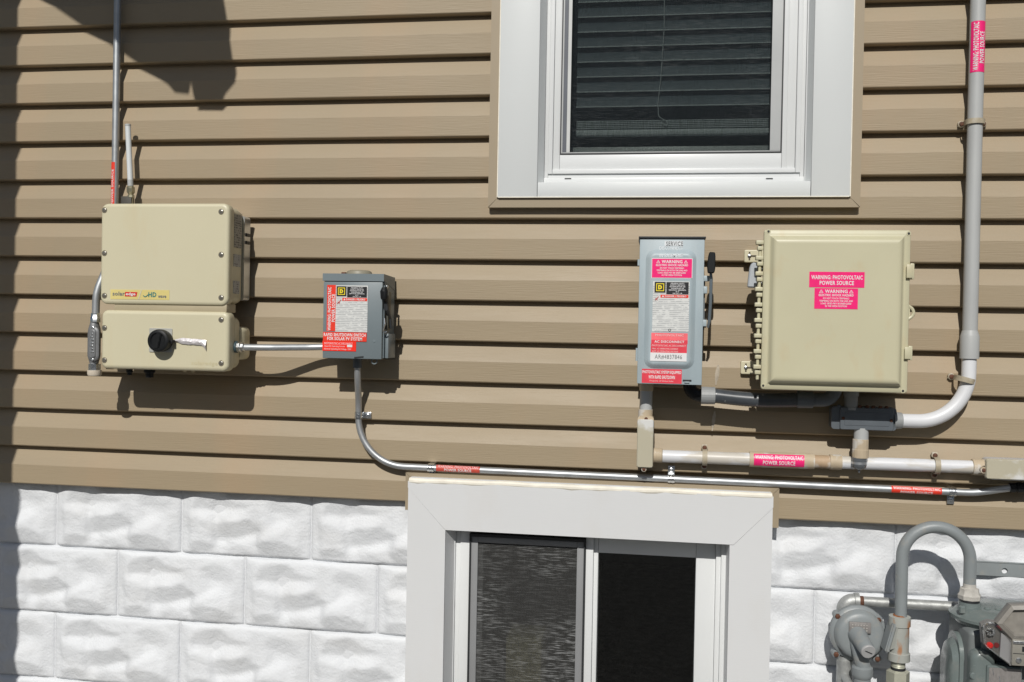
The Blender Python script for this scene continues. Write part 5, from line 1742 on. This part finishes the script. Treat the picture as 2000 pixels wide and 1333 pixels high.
# ================================================================== GAS REGULATOR, PIPES, METER
d_g = 0.105
rg_ = 0.0148
gp_ = Thing('gas_pipe', 'grey U-shaped gas pipe arching over to the meter', 'gas pipe', at(1760, 1205, d_g))
gx0, gx1 = at(1761, 1130, d_g).x, at(1894, 1130, d_g).x
gtop = at(1828, 1029.5, d_g).z
R_u = (gx1 - gx0) / 2
ctr = Vector(((gx0 + gx1) / 2, -d_g, gtop - R_u))
pts = [(gx0, -d_g, at(1758, 1210, d_g).z)]
for k in range(25):
    a = math.pi * (1 - k / 24)
    pts.append((ctr.x + R_u * math.cos(a), -d_g, ctr.z + R_u * math.sin(a)))
pts.append((gx1, -d_g, at(1894, 1172, d_g).z))
gp_.part('pipe', B().tube(pts, rg_, 24), GASGREY)
gp_.part('sealant_ring', B().lathe((gx1, -d_g, at(1894, 1140, d_g).z), (0, 0, -1), [(0, rg_ + 0.0003), (0.022, rg_ + 0.0010), (0.026, rg_ + 0.003)], 20), SEALANT)

br = Thing('support_bracket', 'flat grey strap bracket with a hole behind the arched gas pipe', 'bracket', at(1950, 1110, 0.03))
q = rect_px(1898, 1099, 2050, 1127, -0.018)
bb = B()
hxx = at(1962.5, 1115.5, -0.018)
hr = 0.0075
z_a, z_b = q[2], q[3]
ring = [(hxx.x + hr * math.cos(2 * math.pi * k / 16), hxx.z + hr * math.sin(2 * math.pi * k / 16)) for k in range(16)]
sq = []
for k in range(16):
    a = 2 * math.pi * k / 16
    s = max(abs(math.cos(a)), abs(math.sin(a)))
    hh = (z_b - z_a) / 2
    sq.append((hxx.x + hh * math.cos(a) / s, (z_a + z_b) / 2 + hh * math.sin(a) / s))
vs = [(x, 0.018, z) for x, z in ring] + [(x, 0.018, z) for x, z in sq] + [(x, 0.022, z) for x, z in ring] + [(x, 0.022, z) for x, z in sq]
fs = []
for k in range(16):
    l = (k + 1) % 16
    fs += [[k, l, 16 + l, 16 + k], [32 + k, 48 + k, 48 + l, 32 + l], [k, 32 + k, 32 + l, l]]
bb.add(vs, fs)
hh = (z_b - z_a) / 2
bb.box(q[0], hxx.x - hh, 0.018, 0.022, z_a, z_b)
bb.box(hxx.x + hh, q[1], 0.018, 0.022, z_a, z_b)
br.part('strap', bb, GASGREY)
br.part('edge_lip', B().box(q[0], q[1], 0.0165, 0.0178, z_b - 0.003, z_b, 0.0004), GASGREY)

d_w = 0.020
gh = Thing('gas_pipe', 'galvanised horizontal gas pipe with elbow close to the block wall', 'gas pipe', at(1750, 1180, d_w))
ga, gb = at(1672, 1174, d_w), at(1880, 1186, d_w)
zgh = (ga.z + gb.z) / 2 + 0.001
gsl = (gb.z - ga.z)
gh.part('pipe', B().tube([(ga.x - 0.01, -d_w, ga.z), (gb.x, -d_w, gb.z)], 0.0128, 20), GALV)
gh.part('rusty_thread', B().lathe((ga.x + 0.008, -d_w, ga.z), (1, 0, gsl / (gb.x - ga.x)), [(0, 0.0134), (0.010, 0.0134)], 20), RUST)
ex = at(1648, 1180, d_w).x
el = fillet([(ga.x + 0.006, -d_w, ga.z), (ex, -d_w, ga.z), (ex, -d_w, ga.z - 0.055)], 0.026, 10)
gh.part('elbow', B().tube(el, 0.0185, 22), GALV)
gh.part('elbow_band', B().lathe((ga.x - 0.006, -d_w, ga.z), (1, 0, 0), [(0, 0.0185), (0.001, 0.0208), (0.013, 0.0208), (0.014, 0.014)], 22), GALV)
gh.part('elbow_band', B().lathe((ex, -d_w, ga.z - 0.030), (0, 0, -1), [(0, 0.0185), (0.001, 0.0208), (0.016, 0.0208)], 22), GALV)
gh.part('lower_pipe', B().tube([(ex + 0.004, -d_w, ga.z - 0.05), (ex + 0.004, -d_w, ga.z - 0.30)], 0.0135, 18), GALV)

# tee with side flange
te = Thing('gas_tee', 'rust-streaked grey pipe tee under the arched gas pipe', 'pipe fitting', at(1757, 1290, d_g))
tx = at(1756.5, 1240, d_g).x
zt0 = at(1757, 1203, d_g).z
zb0 = at(1755, 1290, d_g).z
hgt = zt0 - zb0
te.part('body', B().lathe((tx, -d_g, zt0), (0, 0, -1), [(0, 0.020), (0.001, 0.0262), (0.024, 0.0262), (0.026, 0.0232), (hgt - 0.022, 0.0232), (hgt - 0.020, 0.0265), (hgt - 0.001, 0.0265), (hgt, 0.022)], 26), GASRUST)
te.part('thread_rust', B().lathe((tx, -d_g, zt0 + 0.003), (0, 0, -1), [(0, 0.0152), (0.005, 0.0168)], 20), RUST2)
fcx = at(1739, 1240, d_g).x
zc_ = at(1737, 1241, d_g).z
# flange plate tilted towards the regulator
fb = bmesh.new()
bmesh.ops.create_cube(fb, size=1)
rotm = Matrix.Rotation(R(14), 3, 'Y') @ Matrix.Rotation(R(6), 3, 'Z')
for vv in fb.verts:
    c0 = Vector((vv.co.x * 0.012, vv.co.y * 0.040, vv.co.z * 0.078))
    vv.co = rotm @ c0 + Vector((fcx - 0.004, -d_g - 0.002, zc_))
bmesh.ops.bevel(fb, geom=fb.edges[:], offset=0.003, segments=2, affect='EDGES')
te.part('flange', B().bm(fb), GASGREY)
fb = bmesh.new()
bmesh.ops.create_cube(fb, size=1)
for vv in fb.verts:
    s = 1.0 if vv.co.x < 0 else 0.6
    c0 = Vector((vv.co.x * 0.026, vv.co.y * 0.05 * s, vv.co.z * 0.060 * s))
    vv.co = rotm @ c0 + Vector((fcx + 0.012, -d_g + 0.002, zc_ - 0.003))
te.part('flange_neck', B().bm(fb), GASRUST)
zn = zb0
te.part('threaded_nipple', B().lathe((tx - 0.001, -d_g, zn + 0.004), (0, 0, -1), [(0, 0.0165)] + [(0.004 + 0.0022 * k, 0.0165 + (0.0008 if k % 2 else 0)) for k in range(10)], 22), NUTMETAL)
te.part('gasket_ring', B().lathe((tx - 0.001, -d_g, zn - 0.017), (0, 0, -1), [(0, 0.0178), (0.006, 0.0178)], 22), DARKCAP)
te.part('hex_nut', B().lathe((tx - 0.001, -d_g, zn - 0.023), (0, 0, -1), [(0, 0.020), (0.004, 0.0282), (0.045, 0.0282), (0.05, 0.022)], 6), NUTMETAL, sharp=20)
te.part('lower_pipe', B().tube([(tx - 0.001, -d_g, zn - 0.07), (tx - 0.001, -d_g, 0.12)], 0.0148, 18), GASGREY)

# regulator
rgl = Thing('gas_regulator', 'round grey gas regulator with rusty bolts and angled vent spout', 'gas regulator', at(1680, 1330, 0.09))
rc_ = at(1679, 1245, 0.085)
rad = 0.068
axis = Vector((0.06, -1, 0.05)).normalized()
o0 = Vector((rc_.x, -0.028, rc_.z))
dg = rgl.part('diaphragm_case', B().lathe(o0, axis, [(0, rad * 0.75), (0.010, rad), (0.016, rad * 1.05), (0.030, rad * 1.05), (0.034, rad * 0.99), (0.036, rad * 0.93), (0.052, rad * 0.88), (0.057, rad * 0.80), (0.059, rad * 0.66), (0.060, rad * 0.40), (0.061, 0.002)], 40), GASGREY, sharp=40)
for u, v in ((1636.5, 1204.5), (1716.5, 1212), (1633.5, 1279), (1714, 1288)):
    p = at(u, v, 0.065)
    lg_ = rgl.part('bolt_lug', B().lathe((p.x, -0.038, p.z), (0, -1, 0), [(0, 0.0105), (0.022, 0.0105), (0.024, 0.009)], 14), GASGREY, dg)
    rgl.part('bolt', B().lathe((p.x, -0.060, p.z), (0, -1, 0), [(0, 0.0068), (0.006, 0.0068), (0.007, 0.005)], 6), RUST, lg_)
r_n = rect_px(1658, 1215.5, 1701, 1236, 0.09)
npb = B().box(r_n[0], r_n[1], -0.0945, -0.088, r_n[2], r_n[3], 0.0005)
rgl.part('name_plate', npb, PLATE, dg)
for i in range(3):
    zz = r_n[3] - (r_n[3] - r_n[2]) * (0.25 + 0.25 * i)
    nb_ = B()
    for k in range(6):
        xx = r_n[0] + (r_n[1] - r_n[0]) * (0.15 + 0.13 * k)
        nb_.box(xx - 0.0015, xx + 0.0015, -0.0952, -0.0944, zz - 0.001, zz + 0.001)
    rgl.part('stamped_mark', nb_, SEALANT, dg)
# vent / adjustment spout
s0 = at(1676, 1242, 0.09)
s1 = at(1695, 1272, 0.150)
spd = (s1 - s0)
rgl.part('spring_tower', B().tube([s0 - spd * 0.1, s0 + spd * 0.35, s0 + spd * 0.9, s1], [0.025, 0.0205, 0.0190, 0.0180], 24), GASGREY)
cp_ = rgl.part('tower_cap', B().lathe(s1, spd, [(-0.002, 0.0180), (0.004, 0.0180), (0.0055, 0.0165), (0.0055, 0.002)], 24), mat('pale_cap', (0.36, 0.36, 0.36), 0.5))
U_ = spd.normalized()
side = Vector((0.88, 0.0, -0.47))
side = (side - U_ * side.dot(U_)).normalized()
c0 = s1 + U_ * 0.0058
rgl.part('cap_slot', B().tube([c0 - side * 0.010, c0 + side * 0.010], 0.0012, 6), DARKCAP, cp_)
v0_ = at(1672, 1262, 0.095)
rgl.part('vent_throat', B().tube(fillet([at(1673, 1252, 0.085), at(1681, 1282, 0.105), at(1686, 1304, 0.105)], 0.03, 6), [0.019] + [0.0185] * 7 + [0.0185], 22), GASGREY)
vb = at(1684, 1300, 0.105)
rgl.part('outlet_collar', B().lathe((vb.x, -0.105, vb.z), (0.02, 0, -1), [(0, 0.0205), (0.004, 0.0255), (0.020, 0.0262), (0.028, 0.0235), (0.032, 0.0205), (0.09, 0.0205)], 28), GASGREY)
lb_ = at(1650, 1290, 0.045)
rgl.part('inlet_stub', B().lathe((lb_.x, -0.045, lb_.z + 0.012), (0, 0, -1), [(0, 0.016), (0.008, 0.0165), (0.010, 0.0205), (0.05, 0.0205), (0.09, 0.021)], 22), GALV)
rgl.part('inlet_rust', B().lathe((lb_.x, -0.045, lb_.z + 0.003), (0, 0, -1), [(0, 0.0168), (0.006, 0.0168)], 22), RUST)
pb2 = at(1656, 1328, 0.085)
rgl.part('stub_pipe', B().tube([(pb2.x - 0.004, -0.04, pb2.z + 0.004), (pb2.x + 0.004, -0.10, pb2.z - 0.012)], 0.012, 16), GALV)

# meter
mt = Thing('gas_meter', 'green-grey gas meter with clear plastic reading module at the lower right', 'gas meter', at(1960, 1330, 0.12))
mz = at(1890, 1176, d_g).z
mx_ = gx1
mt.part('inlet_neck', B().lathe((mx_, -d_g - 0.004, mz - 0.012), (0, 0, 1), [(-0.02, 0.036), (-0.004, 0.0285), (0.004, 0.0262), (0.014, 0.0255)], 24), METER)
mt.part('gasket', B().lathe((mx_, -d_g - 0.002, mz + 0.002), (0, 0, 1), [(0, 0.0235), (0.006, 0.0235)], 20), DARKCAP)
mt.part('union_nut', B().lathe((mx_, -d_g, mz + 0.008), (0, 0, 1), [(0, 0.0265), (0.010, 0.0275), (0.016, 0.0235), (0.026, 0.0225), (0.028, 0.017)], 8), SEALANT)
# domed top
mcx = at(1975, 1200, 0.12).x
top_z = mz - 0.006
mt.part('top_casting', B().lathe((mcx, -0.105, top_z), (0, 0, -1), [(-0.002, 0.02), (0.0, 0.070), (0.004, 0.088), (0.012, 0.100), (0.020, 0.105), (0.022, 0.112), (0.029, 0.112), (0.031, 0.104), (0.042, 0.100)], 48, sx=1.24), METER, sharp=50)
for (u, v) in ((1887, 1187), (1936, 1207), (1958, 1180), (1975, 1165)):
    p = at(u, v, 0.17)
    mt.part('top_bolt', B().lathe((p.x, p.y + 0.03, top_z + 0.002), (0, 0, 1), [(-0.014, 0.008), (0.0, 0.008), (0.003, 0.005)], 8), METER)
zt2 = top_z - 0.042
mt.part('body', B().rr(mcx - 0.118, mcx + 0.125, zt2 - 0.34, zt2, 0.012, [(0, -0.03), (0, -0.180), (0.004, -0.187), (0.010, -0.190)]), METERFLAT, sharp=50)
mt.part('corner_column', B().tube([(mcx - 0.078, -0.192, zt2 - 0.30), (mcx - 0.078, -0.192, zt2 + 0.004)], 0.014, 20), METER)
# left pan cover
lx = mcx - 0.120
zpan = at(1850, 1229, 0.09).z
pts2 = []
for k in range(13):
    a = math.pi * k / 12
    pts2.append((-0.105 - 0.055 * math.cos(a) + 0.0, zpan - 0.052 + 0.052 * math.sin(a)))
prof2 = [(-0.16, zpan - 0.36)] + pts2 + [(-0.05, zpan - 0.36)]
pan = B()
m_ = len(prof2)
for (xx, s) in ((lx + 0.002, 1.0), (lx - 0.018, 1.0), (lx - 0.020, 0.94), (lx - 0.034, 0.86)):
    pass
vs, fs = [], []
layers = [(lx + 0.002, 1.0), (lx - 0.008, 1.0), (lx - 0.0085, 0.90), (lx - 0.022, 0.84), (lx - 0.028, 0.70)]
cyp, czp = -0.105, zpan - 0.16
for xx, s in layers:
    for y, z in prof2:
        vs.append((xx, cyp + (y - cyp) * s, czp + (z - czp) * s))
for i in range(len(layers) - 1):
    for k in range(m_):
        l = (k + 1) % m_
        fs.append([i * m_ + k, i * m_ + l, (i + 1) * m_ + l, (i + 1) * m_ + k])
fs.append([(len(layers) - 1) * m_ + k for k in range(m_)])
mt.part('pan_cover', pan.add(vs, fs), METER, sharp=40)
# sloping front skirt panel
f0_ = at(1862, 1270, 0.15)
mt.part('front_web', B().add([(lx + 0.004, -0.192, zpan - 0.05), (lx + 0.030, -0.195, zpan - 0.08), (lx + 0.075, -0.208, zpan - 0.16), (lx + 0.075, -0.208, zpan - 0.36), (lx + 0.004, -0.202, zpan - 0.36), (lx + 0.004, -0.180, zpan - 0.05), (lx + 0.075, -0.18, zpan - 0.16), (lx + 0.075, -0.18, zpan - 0.36), (lx + 0.004, -0.18, zpan - 0.36)],
        [[0, 1, 2, 3, 4], [0, 5, 6, 2, 1], [2, 6, 7, 3], [0, 4, 8, 5]]), METER)
# front boss with bolt
bcx = at(1920, 1310, 0.219).x
bcz = at(1920, 1292, 0.219).z
boss = mt.part('front_boss', B().rr(bcx - 0.027, bcx + 0.03, bcz - 0.16, bcz + 0.024, 0.0262, [(0, -0.188), (0, -0.206), (0.002, -0.212), (0.007, -0.217), (0.014, -0.219)]), METER, sharp=60)
p = at(1903, 1322, 0.219)
mt.part('boss_bolt', B().lathe((p.x, -0.206, p.z), (0, -1, 0), [(0, 0.009), (0.010, 0.009), (0.012, 0.0065)], 16), METER, boss)
r_b = rect_px(1927, 1302.5, 1996, 1400, 0.228)
pl_ = mt.part('badge_plate', B().rr(r_b[0], r_b[1], r_b[2], r_b[3], 0.005, [(0, -0.188), (0, -0.225), (0.003, -0.228)]), METER)
bp_ = mt.part('badge', B().rr(r_b[0] + 0.004, r_b[1] - 0.003, r_b[2], r_b[3] - 0.004, 0.004, [(0, -0.227), (0, -0.2292)]), PLATE, pl_)
for k in range(14):
    a = k / 13
    xx, zz = (r_b[0] + 0.012 + 0.012 * (a > 0.5) + 0.005 * a, r_b[3] - 0.008 - 0.028 * a)
    mt.part('rivet', B().lathe((xx, -0.2290, zz), (0, -1, 0), [(0, 0.0014), (0.0008, 0.0008)], 6), ZINC, pl_)
# clear reading module
dM = 0.262
mo = Thing('meter_module', 'clear plastic reading module with a red light on the gas meter front', 'meter module', at(1960, 1305, dM))
out_px = [(1921, 1224), (1936, 1217), (1950, 1219), (1977, 1185), (2030, 1184), (2030, 1303), (1978, 1303), (1924, 1262)]
poly2 = [(at(u, v, dM).x, at(u, v, dM).z) for u, v in out_px]
mo.part('back_shell', B().prism(poly2, -0.243, -0.228), mat('smoky_shell', (0.17, 0.165, 0.16), 0.4))
mo.part('mounting_neck', B().box(at(1972, 1250, 0.22).x, at(2030, 1250, 0.22).x, -0.2275, -0.15, at(1980, 1300, 0.22).z, at(1980, 1215, 0.22).z), RUBBER)
hood_px = [(1948, 1219), (1976, 1184), (2030, 1183), (2030, 1250), (1978, 1250)]
ph_ = [(at(u, v, dM).x, at(u, v, dM).z) for u, v in hood_px]
hc_ = Vector((sum(p[0] for p in ph_) / 5, 0, sum(p[1] for p in ph_) / 5))
hb_ = B()
vs = [(x, -0.244, z) for x, z in ph_] + [(x, -dM + 0.002, z) for x, z in ph_] + [(hc_.x + (x - hc_.x) * 0.78, -dM - 0.002, hc_.z + (z - hc_.z) * 0.78) for x, z in ph_] + [(hc_.x + (x - hc_.x) * 0.66, -dM + 0.010, hc_.z + (z - hc_.z) * 0.66) for x, z in ph_]
fs = []
for L_ in range(3):
    for k in range(5):
        l = (k + 1) % 5
        fs.append([L_ * 5 + k, L_ * 5 + l, (L_ + 1) * 5 + l, (L_ + 1) * 5 + k])
fs.append([15, 16, 17, 18, 19])
mo.part('hood', hb_.add(vs, fs), mat('hazed_plastic_hood', (0.24, 0.225, 0.20), 0.35, var=0.12, vscale=(60, 60, 60)), sharp=20)
low_px = [(1921, 1224), (1936, 1217), (1950, 1221), (1976, 1250), (1976, 1303), (1924, 1262)]
pl2 = [(at(u, v, dM).x, at(u, v, dM).z) for u, v in low_px]
mo.part('clear_cover', B().prism(pl2, -dM - 0.004, -0.245, 0.004), CLEAR)
mo.part('diffuser', B().prism([(at(u, v, 0.249).x, at(u, v, 0.249).z) for u, v in ((1955, 1236), (1976, 1250), (1976, 1300), (1952, 1282))], -0.251, -0.2435), mat('milky_plastic', (0.34, 0.34, 0.35), 0.4))
q = at(1934, 1262, 0.251)
mo.part('red_light', B().lathe((q.x, -0.2435, q.z), (0, -1, 0), [(0, 0.0075), (0.006, 0.0075), (0.010, 0.004)], 16), mat('red_lens', (0.75, 0.02, 0.015), 0.25))
q = at(1948, 1262, 0.251)
mo.part('red_lens_dim', B().lathe((q.x, -0.2435, q.z), (0, -1, 0), [(0, 0.006), (0.003, 0.006)], 14), mat('dark_red_lens', (0.20, 0.02, 0.02), 0.3))
sbm = B()
for k in range(9):
    a = k * 2.4
    c1 = at(1936 + 6 * math.cos(a), 1236 + 6 * math.sin(a), 0.253)
    sbm.box(c1.x - 0.003, c1.x + 0.003, -0.253, -0.2435, c1.z - 0.0016, c1.z + 0.0016, 0.0006)
mo.part('terminal_screws', sbm, ZINC)
r_i = rect_px(1976.5, 1250.5, 2030, 1302, dM)
ip = mo.part('index_frame', B().box(r_i[0], r_i[1], -dM - 0.001, -0.244, r_i[2], r_i[3], 0.002), mat('tan_index_frame', (0.24, 0.23, 0.20), 0.4))
mo.part('chrome_bar', B().box(r_i[0] + 0.001, r_i[1], -dM - 0.004, -dM - 0.0005, r_i[3] - 0.010, r_i[3] - 0.003, 0.001), ZINC, ip)
mo.part('index_window', B().box(at(1996, 1270, dM).x, r_i[1], -dM - 0.002, -dM, at(1996, 1273, dM).z, at(1996, 1263, dM).z), INKK, ip)
mo.part('frame_line', B().box(r_i[0] + 0.002, r_i[1], -dM - 0.0016, -dM, at(1990, 1277, dM).z - 0.0007, at(1990, 1277, dM).z + 0.0007), DARKCAP, ip)
q = at(1989, 1290, dM)
mo.part('seal_screw', B().lathe((q.x, -dM, q.z), (0, -1, 0), [(0, 0.0065), (0.003, 0.0065), (0.004, 0.003)], 12), ZINC, ip)
